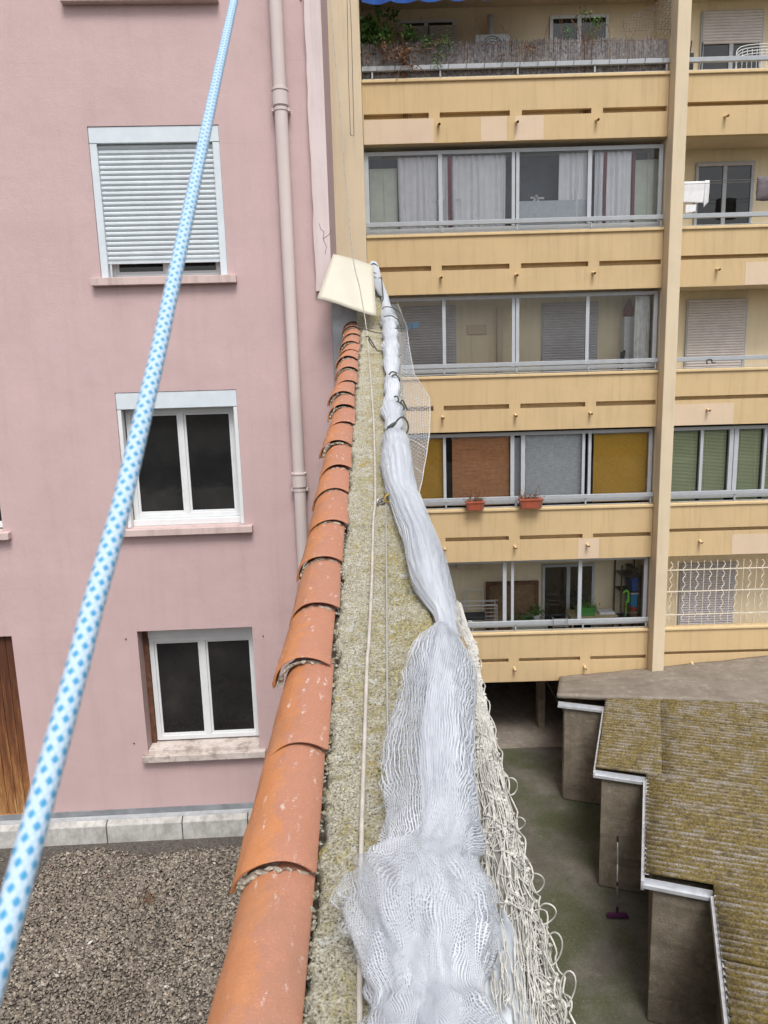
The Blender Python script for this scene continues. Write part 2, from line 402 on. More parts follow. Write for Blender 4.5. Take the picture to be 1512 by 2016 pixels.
M['stainsill'] = t.fin(t.mix(t.ramp(t.noise(9, 6, .75), [(.54, 0.0), (.66, .6)]), t.ramp(f, [(.32, (.30,.24,.20)), (.5, (.56,.49,.45)), (.7, (.66,.61,.57))]), (.12,.09,.07)), .85, .2)
t = NT('kerb_concrete'); f = t.noise(6, 6, .7)
M['kerb'] = t.fin(t.mix(t.ramp(t.noise(1, 5, .7, vec=t.mapped((12,12,2))), [(.5, 0.0), (.72, .5)]), t.ramp(f, [(.3, (.3,.29,.27)), (.6, (.5,.49,.47))]), (.16,.15,.13)), .85, .2)

# braided blue rope
t = NT('braided_rope'); x = t.n('ShaderNodeSeparateXYZ'); t.l(t.co('UV'), x.inputs[0])
U = t.math('MULTIPLY', x.outputs[0], 10); V = t.math('MULTIPLY', x.outputs[1], 1/.0092)
def diamond(u, v, size):
    a = t.math('ABSOLUTE', t.math('SUBTRACT', t.math('FRACT', u), .5)); b = t.math('ABSOLUTE', t.math('SUBTRACT', t.math('FRACT', v), .5))
    return t.math('LESS_THAN', t.math('ADD', t.math('POWER', t.math('DIVIDE', a, size), 1.4), t.math('POWER', t.math('DIVIDE', b, size*.48), 1.4)), 1.0)
par = t.math('MULTIPLY', t.math('MODULO', t.math('FLOOR', U), 2), .5)
d = diamond(U, t.math('ADD', V, par), .43)
wv = t.math('ABSOLUTE', t.math('SINE', t.math('MULTIPLY', t.math('ADD', U, t.math('MULTIPLY', V, 2)), math.pi)))
wv2 = t.math('ABSOLUTE', t.math('SINE', t.math('MULTIPLY', t.math('SUBTRACT', U, t.math('MULTIPLY', V, 2)), math.pi)))
wmin = t.math('MINIMUM', wv, wv2)
col = t.mix(t.ramp(wmin, [(.1, .6), (.45, 0.0)]), (.42,.54,.66), (.27,.42,.57))
col = t.mix(t.ramp(t.noise(700, 3, .7), [(.45, 0.0), (.7, .4)]), col, (.55,.62,.70))
col = t.mix(t.math('MULTIPLY', d, .92), col, (.03,.25,.46)); t.bump(wmin, .35, .0006)
M['rope'] = t.fin(col, .75, .25)
t = NT('static_rope'); x = t.n('ShaderNodeSeparateXYZ'); t.l(t.co('UV'), x.inputs[0])
sp = t.noise(260, 3, .7); col = t.mix(t.ramp(sp, [(.62, 0.0), (.7, .7)]), t.ramp(t.noise(20, 4), [(.3, (.38,.345,.30)), (.7, (.54,.50,.45))]), (.12,.10,.085))
wv = t.math('SINE', t.math('MULTIPLY', t.math('ADD', t.math('MULTIPLY', x.outputs[0], 4), t.math('MULTIPLY', x.outputs[1], 160)), 6.283))
t.bump(wv, .4, .001); M['srope'] = t.fin(col, .9, .2)
t = NT('steel_cable'); x = t.n('ShaderNodeSeparateXYZ'); t.l(t.co('UV'), x.inputs[0])
wv = t.math('SINE', t.math('MULTIPLY', t.math('ADD', t.math('MULTIPLY', x.outputs[0], 6), t.math('MULTIPLY', x.outputs[1], 60)), 6.283))
M['cable'] = t.fin(t.ramp(t.math('MULTIPLY_ADD', wv, .5, .5), [(.1, (.17,.17,.16)), (.6, (.58,.57,.55))]), .45, .4, .3)

# fine white netting: real thread pattern with open meshes between the threads
def m_net(name, c, dens=1.0):
    t = NT(name); x = t.n('ShaderNodeSeparateXYZ'); t.l(t.co('UV'), x.inputs[0])
    tk = t.n('ShaderNodeAttribute', attribute_name='thk'); k = t.math('MULTIPLY', tk.outputs['Fac'], dens)
    nz = t.noise(3, 3, .6, which='UV'); nz = t.math('MULTIPLY', nz, .0)
    tv = t.n('ShaderNodeAttribute', attribute_name='thv'); k2 = t.math('MULTIPLY', tv.outputs['Fac'], dens)
    def ln(a, kk):
        q = t.math('ABSOLUTE', t.math('SUBTRACT', t.math('FRACT', a), .5)); return t.math('LESS_THAN', q, kk)
    tri = t.math('ABSOLUTE', t.math('SUBTRACT', t.math('FRACT', t.math('MULTIPLY', x.outputs[0], .5)), .5))
    ruf = t.math('MULTIPLY', t.math('SINE', t.math('MULTIPLY', x.outputs[1], 6.283)), .03)
    a = ln(t.math('ADD', x.outputs[0], ruf), k); b = ln(t.math('ADD', x.outputs[1], tri), k2)
    al = t.math('MAXIMUM', a, b)
    col = t.ramp(t.noise(2.5, 4), [(.3, mul(c, .94)), (.7, c)])
    df = t.n('ShaderNodeBsdfDiffuse'); tl_ = t.n('ShaderNodeBsdfTranslucent'); t.l(col, df.inputs[0]); t.l(col, tl_.inputs[0])
    m1 = t.n('ShaderNodeMixShader'); m1.inputs[0].default_value = .38; t.l(df.outputs[0], m1.inputs[1]); t.l(tl_.outputs[0], m1.inputs[2])
    tp = t.n('ShaderNodeBsdfTransparent'); m2 = t.n('ShaderNodeMixShader'); t.l(al, m2.inputs[0]); t.l(tp.outputs[0], m2.inputs[1]); t.l(m1.outputs[0], m2.inputs[2])
    t.t.nodes.remove(t.b); t.l(m2.outputs[0], t.out.inputs[0]); return t.m
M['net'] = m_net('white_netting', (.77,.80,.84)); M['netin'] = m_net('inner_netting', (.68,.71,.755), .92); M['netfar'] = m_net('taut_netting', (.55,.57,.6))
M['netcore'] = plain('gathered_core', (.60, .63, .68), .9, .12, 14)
M['film'] = plain('grey_film', (.5, .54, .58), .35, .1, 12)
M['corecord'] = plain('bundle_core', (.17, .165, .15), .95, .4, 60)

# ================================================================== ground and terraces
tag(MB().add([(-60,-40,-8.3),(60,-40,-8.3),(60,60,-8.3),(-60,60,-8.3)], [(0,1,2,3)]).build('courtyard_ground', M['yard']), kind='structure')
PKO = np.array([-.545, 8.95]); PKA = math.radians(2.2)          # pink facade frame
def pk(lx, ly, z):
    c, s_ = math.cos(PKA), math.sin(PKA); return np.array([PKO[0]+lx*c-ly*s_, PKO[1]+lx*s_+ly*c, z])
def pkpx(x, y, ly=0.0):                                         # pixel -> local (lx, z) on the plane at depth ly
    d = ray(x, y); c, s_ = math.cos(PKA), math.sin(PKA); nrm = np.array([-s_, c])
    t_ = (np.dot(nrm, PKO)+ly)/(d[0]*nrm[0]+d[1]*nrm[1]); P = d*t_
    return ((P[0]-PKO[0])*c+(P[1]-PKO[1])*s_, P[2])
def pkbox(mb, x0, x1, y0, y1, z0, z1):
    return mb.hexa([pk(x0,y0,z0),pk(x1,y0,z0),pk(x1,y1,z0),pk(x0,y1,z0)], [pk(x0,y0,z1),pk(x1,y0,z1),pk(x1,y1,z1),pk(x0,y1,z1)])
GZ = pkpx(300, 1640)[1] + .04
tag(bx(-14, -.37, -6, 8.9, -8.28, GZ-.02).build('terrace_roof', M['gbase']), kind='structure')

# gravel stones
def gravel():
    ico = np.array([(0,0,1),(.894,0,.447),(.276,.851,.447),(-.724,.526,.447),(-.724,-.526,.447),(.276,-.851,.447),
                    (.724,.526,-.447),(-.276,.851,-.447),(-.894,0,-.447),(-.276,-.851,-.447),(.724,-.526,-.447),(0,0,-1)])
    fc = np.array([(0,1,2),(0,2,3),(0,3,4),(0,4,5),(0,5,1),(1,6,2),(2,7,3),(3,8,4),(4,9,5),(5,10,1),(6,7,2),(7,8,3),(8,9,4),(9,10,5),(10,6,1)])
    n1 = 56000; n2 = 5000
    x = np.concatenate([rng.uniform(-4.3, -.37, n1), rng.uniform(-8, -4.3, n2)]); y = np.concatenate([rng.uniform(4.2, 8.72, n1), rng.uniform(2.0, 8.72, n2)])
    # a bare damp strip along the kerb
    bare = vnoise(x*1.6, y*.8, 5)*.35
    keep = y < 8.62 - bare + .12*(rng.random(len(x))-.5) - .0
    x = x[keep]; y = y[keep]; n = len(x)
    r = .0086*np.exp(rng.normal(0, .33, n))+.003
    Vv = ico[None]*np.stack([r*rng.uniform(.9,1.7,n), r*rng.uniform(.7,1.1,n), r*rng.uniform(.4,.75,n)], 1)[:,None,:]
    a = rng.uniform(0, 6.283, n); tl = rng.normal(0, .35, n)
    ct, st = np.cos(tl)[:,None], np.sin(tl)[:,None]
    X, Y, Z = Vv[...,0], Vv[...,1], Vv[...,2]
    Y, Z = Y*ct-Z*st, Y*st+Z*ct
    ca, sa = np.cos(a)[:,None], np.sin(a)[:,None]
    X, Y = X*ca-Y*sa, X*sa+Y*ca
    lift = vnoise(x*3, y*3, 9)*.03 + rng.random(n)*.012
    Vw = np.stack([X+x[:,None], Y+y[:,None], Z+(GZ-.012+lift)[:,None]], -1).reshape(-1,3)
    Fw = (fc[None]+12*np.arange(n)[:,None,None]).reshape(-1,3)
    tone = np.clip(rng.beta(2.2, 2.4, n)*.93 + (rng.random(n) > .985)*.3, 0, 1) + (vnoise(x*1.5, y*1.5, 3)-.5)*.16
    tone = np.clip(tone, 0, 1)
    me = bpy.data.meshes.new('gravel'); org = np.array([-3, 6, GZ])
    Vw = Vw-org
    me.vertices.add(len(Vw)); me.vertices.foreach_set('co', Vw.astype('f').ravel())
    me.loops.add(Fw.size); me.loops.foreach_set('vertex_index', Fw.ravel().astype('i'))
    me.polygons.add(len(Fw)); me.polygons.foreach_set('loop_start', np.arange(0, Fw.size, 3).astype('i'))
    me.polygons.foreach_set('loop_total', np.full(len(Fw), 3, 'i'))
    me.update(calc_edges=True)
    at_ = me.attributes.new('tone', 'FLOAT', 'POINT'); at_.data.foreach_set('value', np.repeat(tone, 12).astype('f'))
    me.materials.append(M['gravel'])
    o = bpy.data.objects.new('gravel', me); C.objects.link(o); o.location = org; WM[o.name] = Matrix.Translation(Vector(org))
    tag(o, 'loose grey brown gravel covering the flat terrace roof', 'gravel', kind='stuff')
gravel()

# ================================================================== pink building
pb = thing('pink_building', 'pink rendered apartment house with white windows and a painted downpipe', 'building', pk(0,0,GZ), PKA)
def rect(x0, y0, x1, y1, ly=0.0):                                # two opposite corners in pixels -> lx0, lx1, z0, z1
    a = pkpx(x0, y0, ly); b = pkpx(x1, y1, ly); return min(a[0],b[0]), max(a[0],b[0]), min(a[1],b[1]), max(a[1],b[1])
def avg4(tl, tr, bl, br, ly=0.0):
    p = [pkpx(*q, ly) for q in (tl, tr, bl, br)]
    return (p[0][0]+p[2][0])/2, (p[1][0]+p[3][0])/2, (p[2][1]+p[3][1])/2, (p[0][1]+p[1][1])/2
WA = avg4((171,249),(432,245),(199,547),(447,543)); WB = avg4((226,772),(466,768),(250,1040),(481,1034)); WC = avg4((271,1241),(498,1236),(290,1482),(510,1476))
topw = pkpx(121, 4); topw2 = pkpx(433, 4); lsill = pkpx(20, 1046); door = pkpx(30, 1252); doorb = pkpx(58, 1590)
WT = (topw[0]+.1, topw2[0]-.1, topw[1]+.06, topw[1]+1.6); WL = (lsill[0]-1.5, lsill[0]-.08, lsill[1], lsill[1]+1.5)
DR = (door[0]-1.1, (door[0]+doorb[0])/2, GZ+.19, door[1])
holes = [WA, WB, WC, WT, WL, DR]
XL, XR, ZB, ZT = -13.0, 0.0, GZ-.3, 8.0
xsx = sorted(set([XL, XR]+[h[0] for h in holes]+[h[1] for h in holes])); zsx = sorted(set([ZB, ZT]+[h[2] for h in holes]+[h[3] for h in holes]))
wm = MB()
for i in range(len(xsx)-1):
    for j in range(len(zsx)-1):
        cx, cz = (xsx[i]+xsx[i+1])/2, (zsx[j]+zsx[j+1])/2
        if any(h[0] < cx < h[1] and h[2] < cz < h[3] for h in holes): continue
        wm.add([pk(xsx[i],0,zsx[j]),pk(xsx[i+1],0,zsx[j]),pk(xsx[i+1],0,zsx[j+1]),pk(xsx[i],0,zsx[j+1])], [(0,1,2,3)])
for h in holes:                                                    # reveals
    a = [pk(h[0],0,h[2]),pk(h[1],0,h[2]),pk(h[1],0,h[3]),pk(h[0],0,h[3])]; b = [pk(h[0],.3,h[2]),pk(h[1],.3,h[2]),pk(h[1],.3,h[3]),pk(h[0],.3,h[3])]
    wm.add(a+b, [(0,4,5,1),(1,5,6,2),(2,6,7,3),(3,7,4,0)])
wm.add([pk(0,0,-8.3),pk(0,6.1,-8.3),pk(0,6.1,ZT),pk(0,0,ZT)], [(0,1,2,3)])
wm.add([pk(XL,0,ZT),pk(XR,0,ZT),pk(XR,6.1,ZT),pk(XL,6.1,ZT)], [(0,1,2,3)])
wm.build('wall', M['pink'], pb)

def slats(mb, x0, x1, ly, z0, z1, n, ph, f=pk, dep=.012):
    for i in range(n):
        za = z0+(z1-z0)*i/n; zb = z0+(z1-z0)*(i+1)/n; g = (zb-za)
        prof = [(0, 0.006), (g*.12, -dep*.3), (g*.4, -dep), (g*.75, -dep*.85), (g*.93, -dep*.15), (g*.97, .006)]
        vs = []
        for dz, dy in prof: vs += [f(x0, ly+dy, za+dz), f(x1, ly+dy, za+dz)]
        mb.add(vs, [(2*k, 2*k+1, 2*k+3, 2*k+2) for k in range(len(prof)-1)])
def sill(parent, h, over, th, out, mat, name='sill'):
    mb = MB(); pkbox(mb, h[0]-over, h[1]+over, -out, .02, h[2]-th, h[2]-.002); pkbox(mb, h[0]+.002, h[1]-.002, .021, .16, h[2]-.05, h[2]+.006)
    return mb.build(name, mat, parent, bevel=.006)
def casement(parent, x0, x1, z0, z1, ly, fw=.05, mull=.05, dark=True, m_='white'):
    fr = MB()
    for b in ((x0, x0+fw, z0, z1), (x1-fw, x1, z0, z1), (x0+fw, x1-fw, z0, z0+fw), (x0+fw, x1-fw, z1-fw, z1), ((x0+x1)/2-mull/2, (x0+x1)/2+mull/2, z0+fw, z1-fw)):
        pkbox(fr, b[0], b[1], ly, ly+.06, b[2], b[3])
    o = fr.build('frame', M[m_], parent, bevel=.004)
    sa = MB(); xm = (x0+x1)/2; k = .028
    for (a, b) in ((x0+fw, xm-mull/2), (xm+mull/2, x1-fw)):
        za, zb = z0+fw, z1-fw
        for q in ((a, a+k, za, zb), (b-k, b, za, zb), (a+k, b-k, za, za+k), (a+k, b-k, zb-k, zb)): pkbox(sa, q[0], q[1], ly+.018, ly+.05, q[2], q[3])
    sa.build('sash', M[m_], parent, bevel=.003)
    for (a, b) in ((x0+fw+k, xm-mull/2-k), (xm+mull/2+k, x1-fw-k)):
        pkbox(MB(), a, b, ly+.03, ly+.04, z0+fw+k, z1-fw-k).build('pane', M['dglass'], parent)
    return o
def emptypart(name, parent, label=None):
    o = bpy.data.objects.new(name, None); C.objects.link(o); o.parent = parent; WM[o.name] = W(parent)
    if label: o['label'] = label
    return o
# window A : roller shutter almost fully down
h = WA; wa = emptypart('window', pb, 'window with its white roller shutter nearly closed')
zb_ = h[3]-.175
pkbox(MB(), h[0]+.003, h[1]-.003, .008, .2, zb_, h[3]-.004).build('shutter_box', M['whiteb'], wa, bevel=.006)
pkbox(MB(), h[0]+.003, h[0]+.083, .012, .1, h[2]+.004, zb_-.003).build('shutter_guide', M['whiteb'], wa, bevel=.004); pkbox(MB(), h[1]-.083, h[1]-.003, .012, .1, h[2]+.004, zb_-.003).build('shutter_guide', M['whiteb'], wa, bevel=.004)
zlow = h[2]+.19
sm = MB(); slats(sm, h[0]+.084, h[1]-.084, .06, zlow, zb_-.002, 23, 0); pkbox(sm, h[0]+.084, h[1]-.084, .045, .07, zlow-.03, zlow-.001); sm.build('roller_shutter', M['shut'], wa)
casement(wa, h[0]+.085, h[1]-.085, h[2]+.01, zb_-.05, .16)
sill(wa, h, .1, .09, .08, M['pinksill'])
# window B : open shutter, dark panes
h = WB; wb = emptypart('window', pb, 'white two pane window with its shutter rolled up'); zb_ = h[3]-.2
pkbox(MB(), h[0]+.003, h[1]-.003, .006, .22, zb_, h[3]-.004).build('shutter_box', M['whiteb'], wb, bevel=.006)
pkbox(MB(), h[0]+.003, h[0]+.05, .012, .12, h[2]+.008, zb_-.003).build('shutter_guide', M['white'], wb, bevel=.004); pkbox(MB(), h[1]-.05, h[1]-.003, .012, .12, h[2]+.008, zb_-.003).build('shutter_guide', M['white'], wb, bevel=.004)
casement(wb, h[0]+.052, h[1]-.052, h[2]+.085, zb_-.004, .16, .06, .055)
lm = MB(); pkbox(lm, h[0]+.05, h[1]-.05, .1, .215, h[2]+.007, h[2]+.083); lm.build('bottom_rail', M['white'], wb, bevel=.006)
sill(wb, h, .1, .085, .09, M['pinksill'])
# window C : deep recess, wooden strip
h = WC; wc = emptypart('window', pb, 'lowest white window in a deep recess above the gravel'); 
pkbox(MB(), h[0]+.07, h[1]-.004, .2, .29, h[3]-.17, h[3]-.003).build('shutter_box', M['white'], wc, bevel=.005)
pkbox(MB(), h[0]+.003, h[0]+.065, .2, .27, h[2]+.05, h[3]-.003).build('wooden_strip', M['brown'], wc)
casement(wc, h[0]+.07, h[1]-.004, h[2]+.07, h[3]-.172, .22, .06, .07)
mb = MB(); pkbox(mb, h[0]-.06, h[1]+.08, -.09, -.002, h[2]-.085, h[2]+.003); pkbox(mb, h[0]+.003, h[1]-.003, 0, .285, h[2]-.03, h[2]+.045); mb.build('sill', M['stainsill'], wc, bevel=.006)
# window above the frame: only its sill shows; left neighbour; old door
for h, nm in ((WT, 'window above the top edge, only its sill in sight'), (WL, 'window cut by the left edge, only its sill in sight')):
    o = emptypart('window', pb, nm); casement(o, h[0]+.01, h[1]-.01, h[2]+.02, h[3]-.02, .16); sill(o, h, .09, .09, .09, M['pinksill'])
h = DR; o = emptypart('door', pb, 'weathered brown wooden door with peeling varnish')
dm_ = MB()
for i in range(9):
    xa = h[0]+(h[1]-h[0])*i/9; xb = h[0]+(h[1]-h[0])*(i+1)/9; pkbox(dm_, xa+.003, xb-.003, .06, .1, h[2]+.01, h[3]-.01)
pkbox(dm_, h[0], h[1], .085, .12, h[2], h[3]); dm_.build('planks', M['oldwood'], o, bevel=.003)
pkbox(MB(), h[0]+.01, h[1]-.01, .035, .059, h[2]+.03, h[2]+.12).build('bottom_rail', M['oldwood'], o)
pkbox(MB(), h[0]-.05, h[1]+.04, -.06, -.003, h[2]-.06, h[2]-.003).build('threshold', M['kerb'], o)
# pale strip at the corner, downpipe, flashings
a = pkpx(604, 60); b = pkpx(616, 480); c_ = pkpx(657, 500); d_ = pkpx(645, 60)
sx0, sx1 = (a[0]+b[0])/2, 0.012
cz = pkpx(640, 574)[1]
st = MB(); n = 40; zz = np.linspace(cz, ZT-.01, n); ed = sx0+.02*(vnoise(zz*6, zz*0, 2)-.5)
for i in range(n-1):
    st.hexa([pk(ed[i],-.07,zz[i]),pk(sx1,-.07,zz[i]),pk(sx1,-.003,zz[i]),pk(ed[i],-.003,zz[i])], [pk(ed[i+1],-.07,zz[i+1]),pk(sx1,-.07,zz[i+1]),pk(sx1,-.003,zz[i+1]),pk(ed[i+1],-.003,zz[i+1])])
st.build('corner_strip', M['pinklight'], pb)
pc = [pkpx(553, 60, -.1), pkpx(561, 400, -.1), pkpx(575, 700, -.1), pkpx(583, 900, -.1)]; plx = sum(p[0] for p in pc)/4
dp = MB(); dp.tube([pk(plx, -.1, z) for z in np.linspace(GZ-.05, ZT-.1, 30)], .072, 20); pipe = dp.build('downpipe', M['pipe'], pb, smooth=True)
for yy in (192, 945):
    z = pkpx(555, yy, -.1)[1]; cm = MB()
    cm.tube([pk(plx,-.1,z-.09), pk(plx,-.1,z+.06)], .088, 20); cm.tube([pk(plx,-.1,z+.06), pk(plx,-.1,z+.085)], .095, 20); cm.build('pipe_collar', M['pipe'], pipe, bevel=.004)
    br = MB(); br.tube([pk(plx,-.1,z-.14), pk(plx,-.1,z-.11)], .079, 20); pkbox(br, plx-.1, plx-.078, -.11, -.002, z-.14, z-.11); pkbox(br, plx+.078, plx+.1, -.11, -.002, z-.14, z-.11); br.build('pipe_bracket', M['pipe'], pipe)
for seg in ([(628,440),(632,452),(638,456),(636,470),(643,486),(640,500)], [(636,470),(648,462),(652,452)]):
    pts = []
    for q in seg: l = pkpx(*q, -.071 if q[0] > 600 else -.001); pts.append(pk(l[0], -.071 if q[0] > 600 else -.001, l[1]))
    MB().tube(pts, .0022, 4).build('hairline_crack', M['black'], pb)
for px, py in ((592,0),(248,1258),(518,1252),(264,1463)):
    l = pkpx(px, py); mb = MB(); mb.tube([pk(l[0],-.012,l[1]), pk(l[0],.0,l[1])], .009, 6); mb.build('anchor_plug', M['black'], pb)
fz = pkpx(300, 1592)[1]
pkbox(MB(), XL, -.02, -.02, -.003, GZ+.12, fz+.02).build('base_flashing', M['zinc'], pb)
# the upstand kerb below it
kb = MB(); kz = fz-.05
joints = [pkpx(q, 1610)[0] for q in (218, 365, 492)]; cuts = [XL, joints[0]-1.07*5, joints[0]-1.07*4, joints[0]-1.07*3, joints[0]-1.07*2, joints[0]-1.07]+joints+[-.02]
for i in range(len(cuts)-1):
    a, b = cuts[i]+.006, cuts[i+1]-.006
    prof = [(-.02, GZ-.03), (-.02, kz), (-.13, kz-.005), (-.19, kz-.05), (-.20, GZ-.03)]
    kb.add([pk(a, y, z) for y, z in prof]+[pk(b, y, z) for y, z in prof], [(0,1,6,5),(1,2,7,6),(2,3,8,7),(3,4,9,8),(0,4,3,2,1),(5,6,7,8,9)])
ko = kb.build('roof_kerb', M['kerb'], bevel=.008); tag(ko, 'pale concrete upstand kerb in jointed lengths along the foot of the pink wall', 'kerb')
rb = MB()
for k in range(4): pkbox(rb, XL, -.03, -.045-.024*k, -.036-.024*k, kz-.004, kz+.006)
rb.build('metal_strip', M['zinclight'], ko)
# little things on the gravel
def ground_px(x, y, z=None): return atZ(x, y, (GZ if z is None else z)+.02)
g = ground_px(290, 1775); tw = MB()
for i in range(26):
    a = rng.uniform(0, 6.28); L = rng.uniform(.03, .13); p0 = g+np.array([rng.normal(0,.03), rng.normal(0,.03), .015]); tw.tube([p0, p0+np.array([math.cos(a)*L*.6, math.sin(a)*L*.6, rng.uniform(.0,.03)]), p0+np.array([math.cos(a+.4)*L, math.sin(a+.4)*L, rng.uniform(0,.05)])], .0022, 4)
tw.tube([ground_px(282,1748)+[0,0,.02], ground_px(296,1770)+[0,0,.05], ground_px(308,1790)+[0,0,.03]], .005, 5)
tag(tw.build('dead_twig', M['deadleaf']), 'reddish brown dead twig lying on the gravel', 'twig')
g = ground_px(275, 1751); mb = MB(); Mx = Matrix.Translation(Vector(g)) @ Matrix.Rotation(.3, 4, 'Z') @ Matrix.Rotation(.2, 4, 'X')
mb.hexa([Mx@Vector(q) for q in ((-.05,-.02,0),(.045,-.03,0),(.055,.02,0),(-.03,.025,0))], [Mx@Vector(q) for q in ((-.045,-.015,.03),(.04,-.025,.028),(.05,.015,.025),(-.03,.02,.03))])
tag(mb.build('stone_chip', M['slab'], bevel=.004), 'pale stone chip lying beside the dead twig on the gravel', 'stone')

# ================================================================== boundary wall with tile coping
bw = thing('boundary_wall', 'lichen covered sloping party wall capped with orange canal tiles', 'wall', (0, 4.5, -8.3))
mb = MB(); Y0, Y1 = -1.6, 9.1
prof = [(-.36, .0), (.165, .0)]
mb.hexa([(-.36,Y0,-8.3),(.165,Y0,-8.3),(.165,Y1,-8.3),(-.36,Y1,-8.3)], [(-.36,Y0,wallz(Y0)-.07),(.165,Y0,wallz(Y0)-.07),(.165,Y1,wallz(Y1)-.07),(-.36,Y1,wallz(Y1)-.07)])
mb.build('wall_body', M['gwall'], bw)
# concrete coping, a fine grid with a ragged left edge
ns, nx = 1500, 60
s = np.linspace(-2.4, 7.85, ns); u = np.linspace(0, 1, nx)
Sg, Ug = np.meshgrid(s, u, indexing='ij')
le = -.195 + .022*(vnoise(s*7, s*0, 1)-.5) + .018*(vnoise(s*38, s*0, 4)-.5) + .010*(vnoise(s*95, s*0, 14)-.5)
re = .188 + .010*(vnoise(s*7, s*0+3, 6)-.5)
Xg = le[:,None]*(1-Ug) + re[:,None]*Ug
Ng = .012*(vnoise(Sg*5, Xg*5+20, 8)-.5) + .009*(vnoise(Sg*45, Xg*45+50, 3)-.5) + .006*(vnoise(Sg*110, Xg*110+90, 5)-.5)
edge = np.clip(np.minimum(Ug, 1-Ug)/.05, 0, 1); Ng -= .022*(1-edge)**2
# joints and crack
def crack(px, py, px2, py2, depth=.012):
    global Ng
    a = onwall(px, py); b = onwall(px2, py2); sa = (a[1]-W0[1])/.968; sb = (b[1]-W0[1])/.968
    line = sa+(sb-sa)*(Xg-a[0])/(b[0]-a[0]) + .02*(vnoise(Xg*30, Xg*0+9, 12)-.5)
    Ng -= depth*np.exp(-((Sg-line)/.009)**2)*((Xg > min(a[0],b[0])-.01) & (Xg < max(a[0],b[0])+.01))
crack(690, 1030, 800, 1042, .028); crack(706, 692, 756, 692, .022)
G = np.zeros((ns, nx, 3)); G[...,0] = Xg; G[...,1] = W0[1]+SV[1]*Sg+NV[1]*Ng; G[...,2] = W0[2]+SV[2]*Sg+NV[2]*Ng
mb = MB(); skirtL = G[:,:1].copy(); skirtL[...,2] -= .08; skirtL[...,0] += .004; skirtR = G[:,-1:].copy(); skirtR[...,2] -= .08; skirtR[...,0] -= .004
mb.grid(np.concatenate([skirtL, G, skirtR], 1)[:, ::-1][::-1]); mb.build('concrete_coping', M['coping'], bw, smooth=True)
# tiles
lips = [(623,1728),(650,1482),(650,1313),(674,1202),(680,1109),(689,1035),(692,971),(690,925),(694,878),(700,838),(697,805),(697,780),(703,756),(705,731),(705,710),(708,693),(708,678),(708,662),(707,649),(704,640)]
sl_ = [(onwall(*q)[1]-W0[1])/.968 for q in lips]
xl_ = [onwall(*q)[0] for q in lips]
for k in range(1, 7): sl_.insert(0, sl_[0]-.40); xl_.insert(0, -.205)
def tile_pt(phi, R, tilt, xr, yaw=0):
    hx = R*math.sin(1.18); x = R*math.sin(phi)-hx; n_ = R*math.cos(phi)-R*math.cos(1.18)
    c, s_ = math.cos(tilt), math.sin(tilt); return xr+x*c-n_*s_, x*s_+n_*c
for i, s0 in enumerate(sl_):
    s1 = (sl_[i+1] if i+1 < len(sl_) else s0+.3)+.07; xr = -.205+np.clip(xl_[i]+.212, -.02, .02)*.6+rng.normal(0,.003); tilt = math.radians(26+rng.normal(0,2.6)); dth = rng.normal(0, .009); dz_ = rng.normal(0, .0035)
    th = .0135; nS, nP = 10, 26
    outer = np.zeros((nS, nP, 3)); inner = np.zeros((nS, nP, 3)); side = np.zeros((nS, nP))
    for a in range(nS):
        tt = a/(nS-1); R = .131*(1-.13*tt); up = .030*(1-tt)+.002*tt + .002 + dz_*(1-tt); sk = dth*(tt-.5)
        for b in range(nP):
            phi = -1.18+2.36*b/(nP-1); j = .0045*(vnoise(np.array([b*.5+i*9]), np.array([tt*6]), 2)[0]-.5)
            x, n_ = tile_pt(phi, R+j, tilt, xr-.006*tt+sk); outer[a,b] = spt(s0+(s1-s0)*tt+.004*math.sin(phi*3+i), x, n_+up-.02)
            x, n_ = tile_pt(phi, R-th, tilt, xr-th*.8-.006*tt+sk); inner[a,b] = spt(s0+(s1-s0)*tt+.004*math.sin(phi*3+i), x, n_+up-.02)
            side[a,b] = b/(nP-1)
    mb = MB(); V = np.concatenate([outer.reshape(-1,3), inner.reshape(-1,3)]); off = nS*nP; fs = []
    for a in range(nS-1):
        for b in range(nP-1):
            q = a*nP+b; fs.append((q, q+1, q+nP+1, q+nP)); fs.append((off+q, off+q+nP, off+q+nP+1, off+q+1))
    for b in range(nP-1): fs.append((b, off+b, off+b+1, b+1)); q = (nS-1)*nP+b; fs.append((q, q+1, off+q+1, off+q))
    for a in range(nS-1):
        q = a*nP; fs.append((q, q+nP, off+q+nP, off+q)); q = a*nP+nP-1; fs.append((q, off+q, off+q+nP, q+nP))
    mb.add(V, fs)
    to = mb.build('roof_tile', M['tile'], bw, att={'side': np.concatenate([side.ravel(), side.ravel()])})
    to.data.polygons.foreach_set('use_smooth', [True]*len(to.data.polygons))
    bvm = to.modifiers.new('bevel', 'BEVEL'); bvm.width = .003; bvm.segments = 2; bvm.limit_method = 'ANGLE'; bvm.angle_limit = math.radians(50)
    # lumpy mortar packed under the lip
    mo = MB(); nb_ = 22; ring = []
    for layer, (ds, sh) in enumerate(((.007, .0), (.004, .35), (.007, .75))):
        row = []
        for b in range(nb_):
            phi = -1.12+2.2*b/(nb_-1); x, n_ = tile_pt(phi, .131-th-.002-sh*.03, tilt, xr-th*.9-sh*.022); rr = rng.normal(0, .005)
            row.append(spt(s0+ds+rr, x, n_-.004-.01*sh))
        ring.append(row)
    Gm = np.array(ring); mo.grid(Gm); back = Gm[-1].copy(); back = back+SV*.04; mo.grid(np.stack([Gm[-1], back])); mo.build('mortar', M['rubble'], to, smooth=False)
